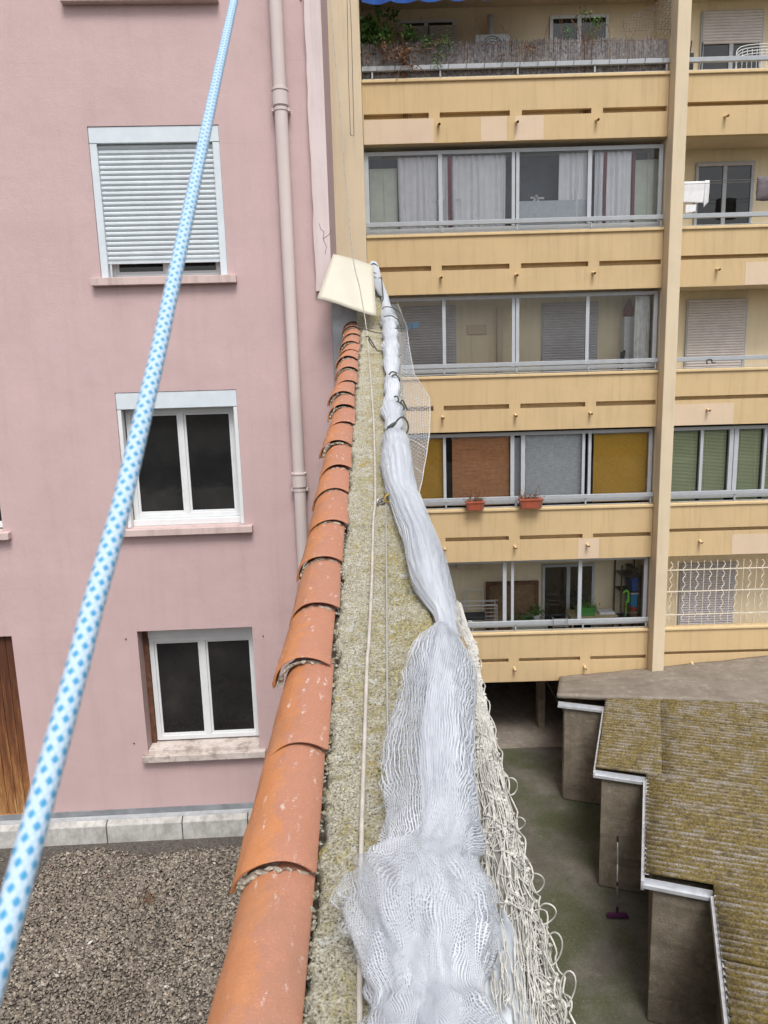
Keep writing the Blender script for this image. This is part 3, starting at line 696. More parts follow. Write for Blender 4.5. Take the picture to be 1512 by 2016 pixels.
# mortar crumbs between tile flank and concrete
cm = MB()
for k in range(900):
    sk = rng.uniform(-1.0, 7.6); x = -.200+rng.normal(0,.005); r = rng.uniform(.003, .011); p = spt(sk, x, rng.uniform(-.022,-.004))
    vs = [p+r*np.array(q)*rng.uniform(.6,1.2) for q in ((1,0,0),(-1,0,0),(0,1,0),(0,-1,0),(0,0,1),(0,0,-1))]
    cm.add(vs, [(0,2,4),(2,1,4),(1,3,4),(3,0,4),(2,0,5),(1,2,5),(3,1,5),(0,3,5)])
cm.build('mortar_crumbs', M['coping'], bw)
# raised end of the wall against the house
ep = MB(); pA = atY(762, 600, 8.85)
ep.hexa([(-.25,8.75,-3),(.11,8.75,-3),(.11,9.1,-3),(-.25,9.1,-3)], [(-.25,8.75,wallz(8.75)+.12),(.11,8.75,wallz(8.75)+.12),(.02,9.1,atY(745,545,9.1)[2]),(-.25,9.1,atY(745,545,9.1)[2])])
ep.build('end_pier', M['coping'], bw)
zp = MB(); a = atY(655, 640, 8.93); b = atY(702, 640, 8.93); zp.box(a[0], -.2, 8.9, 8.93, -4, wallz(8.9)+.42); zp.box(a[0]+.12, a[0]+.128, 8.893, 8.90, -4, wallz(8.9)+.4)
tag(zp.build('zinc_sheet', M['zinc']), 'dull grey zinc sheet closing the gap between pink wall and tile coping', 'flashing')
pl = [atY(624,590,8.52), atY(741,622,8.46), atY(735,523,8.84), atY(656,500,8.80)]
fp = MB(); n_ = 14; G = np.zeros((n_, n_, 3))
for i in range(n_):
    for j in range(n_):
        a, b = i/(n_-1), j/(n_-1); G[i,j] = (pl[0]*(1-b)+pl[1]*b)*(1-a)+(pl[3]*(1-b)+pl[2]*b)*a; G[i,j,2] += .012*math.sin(b*5+1)*(1-a)+.012*math.sin(math.pi*b)
fp.grid(G); o = fp.build('flashing_plate', M['plate'], smooth=True); md = o.modifiers.new('solid', 'SOLIDIFY'); md.thickness = .004
tag(o, 'bent cream metal flashing plate leaning on the wall end below the yellow pilaster', 'flashing')

# ================================================================== ropes and cables
def spline(pts, k=8):
    P = np.array(pts, float); out = []
    for i in range(len(P)-1):
        p0, p1, p2, p3 = P[max(i-1,0)], P[i], P[i+1], P[min(i+2, len(P)-1)]
        for t_ in np.linspace(0, 1, k, endpoint=False):
            out.append(.5*((2*p1)+(-p0+p2)*t_+(2*p0-5*p1+4*p2-p3)*t_**2+(-p0+3*p1-3*p2+p3)*t_**3))
    out.append(P[-1]); return np.array(out)
# blue braided rope: hangs past the camera's left side from an anchor above
rp = []
RY = [-520,-200,0,150,400,700,1000,1200,1300,1600,1800,2016,2400]; RX = [570,503,461,428,375,310,238,181,156,75,20,-42,-150]
for y in np.linspace(2400, -430, 70): rp.append(ray(np.interp(y, RY, RX), y)/(1.0+1.42e-3*y))
rp = list(spline(rp, 2))
rp = [p for p in rp if p is not None]
tag(MB().tube(rp, .0055, 24, uv=True).build('blue_rope', M['rope'], smooth=True), 'blue and white braided climbing rope stretched diagonally past the pink facade', 'rope')
sr = [(708,2200),(708,2016),(709,1850),(710,1750),(713,1600),(718,1450),(723,1300),(726,1266),(732,1144),(735,1029),(739,968),(736,840),(733,790),(727,711),(723,664)]
pts = [onwall(x, y, .012) for x, y in sr]; pts += [atY(719,630,8.30), atY(708,566,8.36), atY(693,490,8.42), atY(670,230,8.6), atY(650,0,8.75), atY(641,-100,8.8)]
pp = spline(pts, 10); rad = np.array([.0068 if p[1] < 8.2 else .0052 for p in pp])
tag(MB().tube(pp, rad, 10, uv=True).build('static_rope', M['srope'], smooth=True), 'speckled beige rope lying along the lichen covered wall top', 'rope')
sc_ = [(770,1700),(766,1500),(763,1434),(762,1300),(761,1144),(760,1000),(760,960),(757,900)]
tag(MB().tube(spline([onwall(x, y, .008) for x, y in sc_], 8), .0040, 8, uv=True).build('steel_cable', M['cable'], smooth=True), 'thin twisted steel cable on the wall right of the beige rope', 'cable')
# thin wire pinned up the yellow pilaster
wv_ = MB()
wv_.tube([atY(683, -20, 15.02), atY(686, 150, 15.02), atY(690, 266, 15.02)], .006, 5); wv_.tube([atY(690,266,15.02), atY(697,268,15.02), atY(692,60,15.02), atY(688,-20,15.02)], .006, 5)
tag(wv_.build('thin_wire', M['wire']), 'thin dark wire pinned up the narrow yellow pilaster', 'wire')
# carabiner and shackle
def stadium(c, ax, up, L, Wd, n=28):
    out = []
    for k in range(n):
        a = 2*math.pi*k/n; x = math.cos(a)*Wd+np.sign(math.cos(a))*(L-Wd); out.append(c+ax*x+up*(math.sin(a)*Wd))
    return np.array(out)
c0 = onwall(762, 984, .03); c1 = onwall(788, 966, .07); ax = (c1-c0)/np.linalg.norm(c1-c0); cc = (c0+c1)/2; L = np.linalg.norm(c1-c0)/2+.008
upv = np.cross(ax, np.array([0,1.0,0])); upv = np.array([-.35,.1,.93]); upv -= ax*np.dot(upv, ax); upv /= np.linalg.norm(upv)
cb = thing('carabiner', 'gold carabiner clipping the white net to the wall cable', 'carabiner', cc)
ring = stadium(cc, ax, upv, L, .021)
MB().tube(ring, .0058, 10, closed=True).build('body', M['gold'], cb, smooth=True)
MB().tube([cc+ax*L*.45-upv*.021, cc-ax*L*.5-upv*.021], .0068, 10).build('gate', M['gold'], cb, smooth=True)
k0 = onwall(752, 986, .018); sh = MB(); ring = stadium(k0, np.array([.8,.55,.15]), np.array([-.1,.2,.97]), .032, .014)
sh.tube(ring, .005, 8, closed=True); sh.tube(stadium(onwall(747,985,.012), np.array([.2,.95,.2]), np.array([.95,-.2,.2]), .022, .012), .004, 8, closed=True)
tag(sh.build('shackle', M['steel'], smooth=True), 'small steel shackle holding the gold carabiner on the wall top', 'shackle')

# ================================================================== white netting roll
prof = [(521,727,743),(547,731,750),(571,741,758),(584,749,766),(608,752,772),(629,750,782),(656,754,782),(698,754,786),(738,758,786),(777,756,787),(817,753,792),(838,757,796),(848,759,786),(870,754,805),(901,750,811),(931,754,815),(962,759,820),(974,766,822),(998,774,837),(1022,783,847),(1053,794,867),(1083,800,881),(1114,803,891),(1144,812,897),(1175,832,900),(1205,856,902),(1229,862,906),(1248,843,916),(1270,823,934),(1296,811,938),(1338,798,936),(1377,788,932),(1415,773,930),(1453,763,930),(1492,761,932),(1530,763,934),(1568,763,938),(1607,762,943),(1630,763,948),(1650,763,945),(1683,765,931),(1703,742,927),(1722,705,931),(1740,690,936),(1765,703,953),(1791,706,961),(1818,715,961),(1856,727,957),(1894,738,949),(1933,742,936),(1965,760,927),(1990,757,934),(2016,748,957),(2080,740,980),(2200,730,1020),(2400,700,1060)]
cen, ha, hb, pyy = [], [], [], []
for (y, L, Rr) in prof:
    if y < 640:
        Yd = np.interp(y, [521, 640], [9.02, 8.72]); a = atY(L, y, Yd); b = atY(Rr, y, Yd); wdt = b[0]-a[0]; c = (a+b)/2
    else:
        a = onwall(L, y, .05); b = onwall(Rr, y, .05); wdt = b[0]-a[0]; hh = .36*wdt
        a = onwall(L, y, hh); b = onwall(Rr, y, hh); wdt = b[0]-a[0]; c = (a+b)/2
    cen.append(c); ha.append(wdt/2); hb.append(.40*wdt if y < 1690 else .34*wdt); pyy.append(y)
cen = np.array(cen); ha = np.array(ha); hb = np.array(hb); pyy = np.array(pyy, float)
arc = np.concatenate([[0], np.cumsum(np.linalg.norm(np.diff(cen, axis=0), axis=1))])
def net_layer(scale, seed, K, Nr, ncell, thw, folds, crumple, name, mat, parent, sagx=0.0):
    r = np.random.default_rng(seed)
    a_ = np.linspace(0, arc[-1], Nr)
    cx = np.stack([np.interp(a_, arc, cen[:,i]) for i in range(3)], 1); A = np.interp(a_, arc, ha)*scale; B = np.interp(a_, arc, hb)*scale; py_ = np.interp(a_, arc, pyy)
    lump = 1+(.13*np.sin(a_*9.5)+.08*np.sin(a_*21+1))*np.clip((900-py_)/60, 0, 1); A = A*lump; B = B*lump
    loose = np.clip((py_-1560)/170, 0, 1)                              # the near end is loose and rumpled
    near = np.clip((py_-820)/200, 0, 1)
    th = np.linspace(0, 2*math.pi, K, endpoint=False)
    TH, AA = np.meshgrid(th, a_, indexing='xy')
    rel = np.zeros_like(TH)
    for k in range(folds):                                             # lengthwise gathers
        fq = r.integers(5, 22); ph = r.uniform(0, 6.28); dr = r.uniform(-4, 4)
        rel += r.uniform(.4, 1)*np.sin(fq*TH+ph+dr*AA+1.2*np.sin(AA*r.uniform(2,7)+ph))/folds**.5
    rel *= (.05+.045*near[:,None])*(1-.62*loose[:,None])
    # soft cross wrinkles and billows for the loose end
    cr_ = (vnoise(TH*2.2+seed, AA*9, seed)-.5)*.55+(vnoise(TH*4.2+AA*9+seed*3, AA*17-TH*2, seed+1)-.5)*.26+(vnoise(TH*12+seed, AA*50, seed+2)-.5)*.03
    q1 = vnoise(TH*1.6+AA*5+seed, AA*7-TH*.9+seed, seed+4); q2 = vnoise(TH*3.1-AA*6+seed, AA*15+TH*1.5, seed+5)
    crease = (.5-np.abs(2*q1-1))*.50+(.5-np.abs(2*q2-1))*.24
    mid = np.clip((py_-1235)/60, 0, 1)*.35
    rel += crease*crumple*(.08+np.maximum(.92*loose, mid)[:,None])
    seam = np.minimum(TH, 2*math.pi-TH)/.5; rel *= np.clip(seam, 0, 1)                 # the seam lies low on the right, out of sight
    rel += cr_*crumple*(.15+.85*loose[:,None])
    rr = 1+rel
    sup = 1.0
    X = cx[:,0][:,None]+A[:,None]*np.cos(TH)*rr+(sagx*A*np.clip((py_-1300)/80, 0, 1)*np.clip((1900-py_)/100, .25, 1))[:,None]
    Nn = B[:,None]*np.sin(TH)*rr
    Y = cx[:,1][:,None]+NV[1]*Nn; Z = cx[:,2][:,None]+NV[2]*Nn
    fl = wallz(Y)+.003*seed % .006+.004
    on = (X < .2) & (py_[:,None] > 640); Z = np.where(on & (Z < fl), fl, Z)
    out = np.clip(X-.2, 0, 1); Z = Z-out*.9*(py_[:,None] > 640)
    G = np.stack([X, Y, Z], -1)
    # thread coordinates: a fixed number of meshes round the roll, stretched where it is pulled tight
    stretch = .030*(1-loose)+.0060*loose
    vv = np.concatenate([[0], np.cumsum(np.diff(a_)/stretch[1:])])
    UV = np.zeros((Nr, K+1, 2)); nce = ncell*(1+.7*loose); UV[:,:,0] = (np.linspace(0, 1, K+1)-.25)[None]*nce[:,None]; UV[:,:,1] = vv[:,None]
    wob = (vnoise(np.linspace(0, 9, K+1)[None]*np.ones((Nr,1)), a_[:,None]*5*np.ones((1,K+1)), seed+7)-.5)*2.2; wob[:,-1] = wob[:,0]
    UV[:,:,1] += wob*(.12+loose[:,None]); UV[:,:,0] += (vnoise(np.linspace(0,5,K+1)[None]*np.ones((Nr,1)), a_[:,None]*6, seed+11)-.5)*1.2
    cl = np.linspace(0, 2*math.pi, K+1)[None]*np.ones((Nr,1)); ac = a_[:,None]*np.ones((1,K+1)); lw = (.06+loose[:,None])
    for (amp, f1, f2, sd) in ((11, 1.0, 6, 31), (5, 2.2, 14, 32), (1.6, 5, 34, 33)):
        UV[:,:,0] += amp*(vnoise(cl*f1+seed, ac*f2, seed+sd)-.5)*lw; UV[:,:,1] += amp*(vnoise(cl*f1+seed+40, ac*f2+9, seed+sd+5)-.5)*lw
    
    circ = 2*math.pi*np.sqrt((A**2+B**2)/2)*1.12; cell = circ/nce; thw = thw*(1-.42*loose)
    thk = np.clip(thw/cell, .03, .30)*np.where(py_ < 860, 1.5, 1)
    dn = .5+1.25*vnoise(TH*1.1+seed*2, AA*3.2, seed+21); hole = np.exp(-((py_[:,None]-1520)/95)**2)*np.exp(-((TH-1.85)/.55)**2); 
    lf = np.clip((-np.cos(TH)+.15)/.7, 0, 1)*np.clip((py_[:,None]-1320)/60, 0, 1)*np.clip((1860-py_[:,None])/80, 0, 1)   # the left flank is a single open layer
    if sagx: dn = dn*(1-.55*lf)
    else: dn = dn*(1-.15*lf)
    thk2 = np.clip(thk[:,None]*dn*(1-.3*hole), .02, .5)
    mb = MB(); mb.grid(G, [[tuple(q) for q in row] for row in UV], wrap=True)
    o = mb.build(name, mat, parent, smooth=True, att={'thk': thk2.ravel(), 'thv': (np.clip(thw/stretch, .012, .3)*(.45+.55*loose))[:,None].repeat(K,1).ravel()*dn.ravel()})
    return o
wn_ = thing('white_net', 'gathered roll of fine white safety netting lying along the wall top', 'net', (cen[30][0], cen[30][1], cen[30][2]-.1))
net_layer(1.0, 3, 180, 800, 108, .00086, 6, 1.0, 'outer_netting', M['net'], wn_)
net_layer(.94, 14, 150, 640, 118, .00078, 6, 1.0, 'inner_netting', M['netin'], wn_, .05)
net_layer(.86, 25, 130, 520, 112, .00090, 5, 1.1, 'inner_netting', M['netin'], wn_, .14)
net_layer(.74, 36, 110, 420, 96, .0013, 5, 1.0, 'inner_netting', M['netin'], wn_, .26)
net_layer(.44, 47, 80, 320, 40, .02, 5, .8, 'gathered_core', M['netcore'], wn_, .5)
cw = MB()
for (x, y, rx, ry) in ((848,1512,26,34),(846,1560,30,16),(842,1574,34,14),(850,1592,26,16)):
    pts = [onwall(x+rx*math.cos(a), y+ry*math.sin(a), .085+.012*math.sin(a*2)) for a in np.linspace(.4, 5.9, 26)]; cw.tube(pts, .0022, 5)
    cw.tube([pts[-1], onwall(846, 1560, .075)], .002, 5)
tag(cw.build('wire_coil', M['wire'], smooth=True), 'grey wire coil showing through the middle of the white net', 'wire')
# taut net hanging off the far right side of the wall
inn = [(768,600),(778,640),(781,680),(784,720),(785,760),(788,800),(790,840),(800,880),(810,930),(818,980)]
outp = [(783,598),(800,640),(807,690),(815,735),(846,783),(847,822),(845,860),(838,905),(830,950),(822,985)]
n1, n2 = 60, 26; ii = np.linspace(0, len(inn)-1, n1); k_ = np.arange(len(inn))
G = np.zeros((n1, n2, 3)); UV = np.zeros((n1, n2, 2)); thk = []
I = np.array(inn, float); O_ = np.array(outp, float)
for a in range(n1):
    ip = (np.interp(ii[a], k_, I[:,0]), np.interp(ii[a], k_, I[:,1])); op = (np.interp(ii[a], k_, O_[:,0]), np.interp(ii[a], k_, O_[:,1]))
    P0 = onwall(*ip, .04) if ip[1] > 650 else atY(*ip, 8.72)
    P1 = atY(op[0], op[1], P0[1]-.12)
    for b in range(n2):
        q = b/(n2-1); G[a,b] = P0*(1-q)+P1*q+np.array([0,.05*math.sin(math.pi*q)+.012*math.sin(a*.9+b*.6), .02*math.sin(math.pi*q)*math.sin(a*.5)]); UV[a,b] = (18*q, a*1.1)
hn = MB(); hn.grid(G, [[tuple(q) for q in row] for row in UV])
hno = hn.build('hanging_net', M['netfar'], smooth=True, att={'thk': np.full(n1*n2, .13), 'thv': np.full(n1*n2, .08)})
tag(hno, 'loose see through white netting hanging off the far right side of the wall', 'net')
sm_ = MB()
for a in (20, 29, 36, 43, 50): sm_.tube(G[a], .0025, 5)
sm_.tube(G[:,-1], .003, 5); sm_.build('edge_cord', M['cord'], hno)
# second, darker layer behind
# ties
def zc(x, y): return (560+x/3.78, 460+y/3.78)
ties = [([(610,250),(640,235),(665,222),(690,238),(702,268)], 9.0, 'topmost dark tie looped round the very end of the white net'),
 ([(590,290),(640,284),(672,292),(690,302)], 8.96, 'thin straight dark tie below the topmost loop of the net'),
 ([(630,310),(660,318),(690,332),(722,328),(700,345),(655,338)], 8.94, 'knotted dark tie two below the top of the net'),
 ([(575,378),(620,402),(650,412),(682,428),(700,440),(672,440),(655,425),(690,420)], 8.9, 'dark tie with a tail pointing left over the cream plate'),
 ([(530,478),(570,455),(640,445),(700,460),(758,486)], 8.86, 'long curved dark tie crossing the lower right corner of the cream plate'),
 ([(722,320),(728,400),(735,470),(730,520),(745,548)], 8.84, 'dark cord running lengthwise down the narrow end of the net'),
 ([(730,565),(738,548),(775,545),(820,558),(862,592)], 8.66, 'dark tie at the widening of the net just below the cream plate'),
 ([(740,618),(800,612),(848,648),(868,700),(868,732)], 8.45, 'hooked dark tie bowed over the right side of the far net'),
 ([(545,690),(600,712),(680,735),(730,738),(780,712),(840,704),(895,700)], 8.1, 'dark cord stretched from the last tiles across the wall to the net'),
 ([(605,768),(625,765),(640,790),(668,836),(660,845),(640,815),(625,785),(648,800),(690,868),(720,872),(780,885),(828,915),(880,900)], 7.4, 'dark tie with a wire eye next to the beige rope'),
 ([(778,1052),(800,1028),(835,1040),(800,1060),(822,1048),(848,1068),(858,1095),(848,1112),(830,1080)], 6.1, 'small dark double knot on the smooth white part of the net'),
 ([(815,1215),(840,1212),(850,1240),(838,1252),(872,1262),(892,1300),(870,1308),(862,1270),(880,1240),(915,1312)], 5.3, 'dark bow shaped knot on the net above the iron coloured ring'),
 ([(745,1530),(755,1470),(790,1425),(830,1405),(800,1440),(770,1440),(820,1412),(850,1378),(882,1365),(912,1398),(922,1450),(895,1510)], 4.5, 'thick dark ring tie bound round the neck of the white net')]
for pts, Yd, lab in ties:
    q = [zc(*p) for p in pts]
    if Yd < 8.6: Yd = np.mean([onwall(*p, .1)[1] for p in q])
    P = spline([atY(p[0], p[1], Yd-.01+.004*math.sin(i*2.1)) for i, p in enumerate(q)], 8); r = .006 if Yd > 7 else .0062
    tag(MB().tube(P, r if Yd > 5.2 else .0065, 8).build('tie_cord', M['tie'], smooth=True), lab, 'tie', 'dark ties holding the white net')

# ================================================================== cord net bundle over the right edge
R2 = [(1185,908),(1230,922),(1265,938),(1300,942),(1350,950),(1400,962),(1460,978),(1530,994),(1600,1014),(1680,1034),(1750,1052),(1800,1070),(1880,1092),(1950,1112),(2016,1130),(2150,1175),(2350,1240)]
bc, ba, bpy_ = [], [], []
for (y, xr) in R2:
    xl = np.interp(y, [p[0] for p in prof], [p[2] for p in prof])-12
    if y > 1640: xl = np.interp(y, [1640, 1830, 2016, 2400], [930, 935, 925, 950])
    hh = -.02 - .07*np.clip((y-1250)/500, 0, 1)
    a = onwall(xl, y, hh); b = onwall(xr, y, hh); bc.append((a+b)/2); ba.append((b[0]-a[0])/2); bpy_.append(y)
bc = np.array(bc); ba = np.array(ba); barc = np.concatenate([[0], np.cumsum(np.linalg.norm(np.diff(bc, axis=0), axis=1))])
cn = thing('cord_net', 'bundle of knotted cream cord netting slung over the right edge of the wall', 'net', bc[9])
cs = MB(); cs.smooth = True
def bpoint(aa, rho, th):
    c = np.array([np.interp(aa, barc, bc[:,i]) for i in range(3)]); A = np.interp(aa, barc, ba)
    return c+np.array([A*rho*math.cos(th)+0, NV[1]*A*.55*rho*math.sin(th), NV[2]*A*.55*rho*math.sin(th)-max(0, A*rho*math.cos(th))*.5])
for k in range(420):
    ln = rng.uniform(.25, 1.3); a0 = rng.uniform(-.3, barc[-1]-.1); a0 = max(a0, .0); a1 = min(a0+ln, barc[-1])
    if a1-a0 < .12: continue
    n_ = int((a1-a0)/.022)+3; th = rng.uniform(-.5, math.pi+.5); rho = math.sqrt(rng.uniform(.15, 1.0)); f1, f2, p1, p2 = rng.uniform(5,16), rng.uniform(14,38), rng.uniform(0,6.28), rng.uniform(0,6.28); dr = rng.normal(0, .9)
    pts = []
    for i, aa in enumerate(np.linspace(a0, a1, n_)):
        pts.append(bpoint(aa, np.clip(rho+.10*math.sin(f1*aa+p1)+.06*math.sin(f2*aa+p2), .05, 1.03), th+dr*(aa-a0)+.13*math.sin(f2*.8*aa+p1)+.12*math.sin(f1*aa+p2)))
    cs.tube(pts, rng.uniform(.0011, .0017), 5)
for k in range(240):                                                   # short kinked links and knots
    aa = rng.uniform(.25, barc[-1]); th = rng.uniform(-.4, math.pi); rho = rng.uniform(.8, 1.05); pts = []
    d1, d2 = rng.normal(0, .5), rng.uniform(.04, .11)
    for i in range(9):
        q = i/8; pts.append(bpoint(aa+d2*q+.012*math.sin(q*6), rho+.1*math.sin(math.pi*q), th+d1*q+.3*math.sin(math.pi*q*2)))
    cs.tube(pts, .0015, 5)
    p = pts[4]; cs.tube([p-np.array([.004,0,0]), p+np.array([.0,.003,.004]), p+np.array([.004,0,0])], .0042, 5)
for k in range(46):
    x = rng.uniform(935, 1050); y0 = rng.uniform(1780, 1900); y1 = y0+rng.uniform(60, 260); pts = []; ph = rng.uniform(0,6.28); am = rng.uniform(3, 12)
    for i, yy in enumerate(np.linspace(y0, y1, 14)): pts.append(onwall(x+(yy-y0)*.10+am*math.sin(i*rng.uniform(.5,.7)+ph)*.5, yy, .012+.006*math.sin(i+ph)))
    cs.tube(pts, rng.uniform(.0012,.0018), 5)
cs.build('cords', M['cord'], cn, smooth=True)
# free loops along the outer side
lp = MB()
loops = [(975,1492,11,22),(1008,1548,15,24),(1024,1622,12,18),(1058,1738,18,26),(1078,1800,20,28),(1092,1868,18,42),(1118,1950,16,48),(940,1440,7,16),(925,1235,10,18),(1030,1700,12,20),(962,1700,16,26),(985,1830,18,30),(1010,1890,20,26),(970,1860,14,40),(960,1570,12,20),(1050,1850,14,24)]
for (x, y, rx, ry) in loops:
    c = onwall(x, y, -.05); sc = np.linalg.norm(c)/FPX; tl = rng.uniform(-.2,.25); pts = []; rx *= .66; ry *= .72
    for k in range(20):
        a = 6.283*k/18+2.5; dx = rx*math.cos(a); dy = ry*math.sin(a); X = dx*math.cos(tl)-dy*math.sin(tl); Yy = dx*math.sin(tl)+dy*math.cos(tl)
        pts.append(c+R_*X*sc+D_*Yy*sc-F_*(.012*math.sin(a*1.5)))
    lp.tube(pts, .0019, 6)
    # tails running back into the bundle
    lp.tube([pts[0], pts[0]+np.array([-.03,.05,.0]), pts[0]+np.array([-.05,.14,.02])], .0022, 6)
oe = spline([onwall(x+2, y, -.10) for y, x in R2[3:]], 10); lp.tube(oe+.006*np.stack([np.sin(np.arange(len(oe))*.8), np.zeros(len(oe)), np.cos(np.arange(len(oe))*1.1)], 1), .0024, 6)
oe = spline([onwall(x-14, y, -.07) for y, x in R2[3:]], 10); lp.tube(oe+.008*np.stack([np.sin(np.arange(len(oe))*.6+1), np.zeros(len(oe)), np.cos(np.arange(len(oe))*.9)], 1), .0022, 6)
lp.build('loops', M['cord'], cn, smooth=True)
# dense inner core so the bundle reads as solid
G = []
for aa in np.linspace(.12, barc[-1], 60): G.append([bpoint(aa, .72*(1+.12*math.sin(aa*23+j)), 2*math.pi*j/18) for j in range(18)])
mb = MB(); mb.grid(np.array(G), wrap=True); mb.build('core', M['corecord'], cn, smooth=True)
# pale film between the nets at the near end
G = []
fl = [(1790,962,985),(1830,955,1010),(1880,950,1022),(1930,945,1030),(1980,940,1042),(2016,938,1050),(2150,945,1070)]
for (y, xl, xr) in fl:
    a = onwall(xl, y, -.005); b = onwall(xr, y, -.02); G.append([a*(1-q)+b*q+np.array([0,0,.014*math.sin(q*9+y*.02)]) for q in np.linspace(0,1,16)])
mb = MB(); mb.grid(np.array(G)); fo = mb.build('plastic_film', M['film'], smooth=True); md = fo.modifiers.new('solid','SOLIDIFY'); md.thickness = .002
tag(fo, 'creased pale grey plastic film tucked under the cords at the near end', 'film')
# ================================================================== yellow apartment building
yb = thing('yellow_building', 'ochre yellow apartment block with stacked balconies and glazed loggias', 'building', (2.8, 15.3, -8.3))
CAP = [5.57, 2.75, -.02, -2.80, -5.55]
XL, XPL, XPR, XRR = -.19, 5.69, 5.94, 11.0
YF = 15.3
def q3(x, y, Y): p = atY(x, y, Y); return p[0], p[2]
shell = MB()
shell.box(-1.6, XRR, 16.31, 16.5, -6.6, 9.5)                          # back wall of all loggias
shell.box(-1.6, XL-.001, 15.32, 16.30, -8.29, 9.5); shell.box(XPL+.03, XPR-.02, 15.31, 16.30, -6.4, 9.5)
shell.build('wall', M['cream'], yb)
for k, c in enumerate(CAP+[8.35]):
    mb = MB(); mb.box(XL+.002, XPL+.02, 15.46, 16.29, c-1.14, c-.95); mb.box(XPR+.001, XRR, 15.46, 16.29, c-1.14, c-.95); mb.build('floor_slab', M['yelpale'], yb)
mb = MB(); mb.box(-.83, -.195, 15.02, 15.30, -8.29, 9.5); mb.build('corner_pilaster', M['yelpale'], yb, bevel=.01)
mb = MB(); mb.box(XPL, XPR, 15.0, 15.30, -6.75, 9.5); mb.build('pillar', M['yelpale'], yb, bevel=.012)
SLOTS = [(-.17, 1.08), (1.29, 2.64), (2.87, 4.21), (4.43, 5.66)]
def band(c, x0, x1, slots, right=False):
    mb = MB(); s0, s1 = c-.605, c-.70
    if right: s0, s1 = c-.55, c-.63
    mb.box(x0, x1, YF, YF+.12, s0, c-.062); mb.box(x0, x1, YF, YF+.12, c-1.15, s1)
    px = x0
    for a, b in slots:
        if a > px+.01: mb.box(px, a, YF, YF+.12, s1, s0)
        px = b
    if px < x1-.01: mb.box(px, x1, YF, YF+.12, s1, s0)
    mb.box(x0, x1, YF+.125, YF+.15, c-1.14, c-.07)
    o = mb.build('balcony_front', M['yel'], yb)
    MB().box(x0, x1, YF-.035, YF+.16, c-.06, c).build('ledge', M['yelcap'], o, bevel=.012)
    return o
for k, c in enumerate(CAP):
    fr_l = band(c, XL, XPL-.001, SLOTS if k else SLOTS)
    fr_r = band(c, XPR+.001, XRR, [(XPR+.02, XRR)], True)
    def spout(x, parent):
        m_ = MB(); z = c-.83; m_.tube([(x, YF+.03, z+.012), (x+.012, YF-.13, z-.022)], .026, 10, caps=False); m_.tube([(x+.012, YF-.13, z-.022), (x, YF+.03, z+.012)], .019, 10, caps=False)
        return m_.build('drain_spout', M['yelcap'], parent, smooth=True)
    for x in (1.26, 2.76, 4.30): spout(x, fr_l)
    spout([6.78, 6.77, 6.72, 6.70, 6.66][k], fr_r)
    # handrail
    for (a, b, par, xs) in ((XL+.01, XPL-.005, fr_l, (.0, 1.3, 2.78, 4.25, 5.62)), (XPR+.005, XRR, fr_r, (7.4, 8.9) if k not in (0,) else (7.4, 8.9))):
        if k == 4 and par is fr_r: continue
        h = MB(); h.box(a, b, YF+.0, YF+.07, c+.155, c+.24); h.box(a, b, YF+.03, YF+.05, c+.015, c+.03); ro = h.build('handrail', M['rail'], yb, bevel=.008)
        for x in xs: MB().box(x, x+.03, YF+.02, YF+.05, c+.031, c+.154).build('rail_post', M['rail'], ro)
# pale repair patches
def patch(x0, y0, x1, y1, par=yb):
    a = q3(x0, y0, YF-.002); b = q3(x1, y1, YF-.002); MB().box(a[0], b[0], YF-.004, YF-.0005, b[1], a[1]).build('repair_patch', M['patch'], par)
for (k, x0, x1) in ((0,-.18,1.17),(0,2.08,2.58),(0,2.74,3.29),(3,4.12,4.56),(1,7.35,8.7),(2,6.0,7.28),(3,7.4,8.8)):
    c = CAP[k]; MB().box(x0, x1, YF-.004, YF-.0005, c-1.145, c-.71).build('repair_patch', M['patch'], yb)
# glazing of the left bay
def glazing(c, edges, x0, x1, top=1.58, right=False):
    wo = emptypart('window', yb); Y = 15.47; z0, z1 = c+.06, c+top
    f = MB(); f.box(x0, x1, Y, Y+.06, z1-.07, z1); f.box(x0, x1, Y, Y+.06, z0, z0+.08); ed = []
    for a, b in edges: f.box(a, b, Y-.005, Y+.065, z0+.081, z1-.071); ed.append((a, b))
    f.build('frame', M['frame'], wo)
    for (a, b), (c_, d) in zip(ed[:-1], ed[1:]):
        if c_-b < .13: continue
        MB().box(b, c_, Y+.028, Y+.034, z0+.08, z1-.07).build('pane', M['glass'], wo)
glazing(CAP[1], [(-.19,-.11),(1.26,1.34),(2.71,2.775),(2.795,2.86),(4.21,4.29),(5.61,5.688)], XL, XPL-.002)
glazing(CAP[2], [(-.19,-.12),(1.30,1.37),(2.72,2.785),(2.80,2.87),(4.23,4.30),(5.61,5.688)], XL, XPL-.002)
glazing(CAP[3], [(-.19,-.12),(1.28,1.34),(2.70,2.78),(2.92,3.01),(4.21,4.27),(4.34,4.40),(5.61,5.688)], XL, XPL-.002)
glazing(CAP[4], [(-.19,-.12),(1.25,1.32),(2.54,2.62),(2.72,2.78),(4.18,4.26),(5.61,5.688)], XL, XPL-.002)
glazing(CAP[3], [(5.945,6.0),(6.70,6.76),(7.31,7.395),(7.41,7.5),(8.04,8.10),(9.5,9.6)], 5.944, 9.6)
def bslats(mb, x0, x1, Y, z0, z1, n): slats(mb, x0, x1, 0, z0, z1, n, 0, f=lambda x, l, z: (x, Y+l, z))
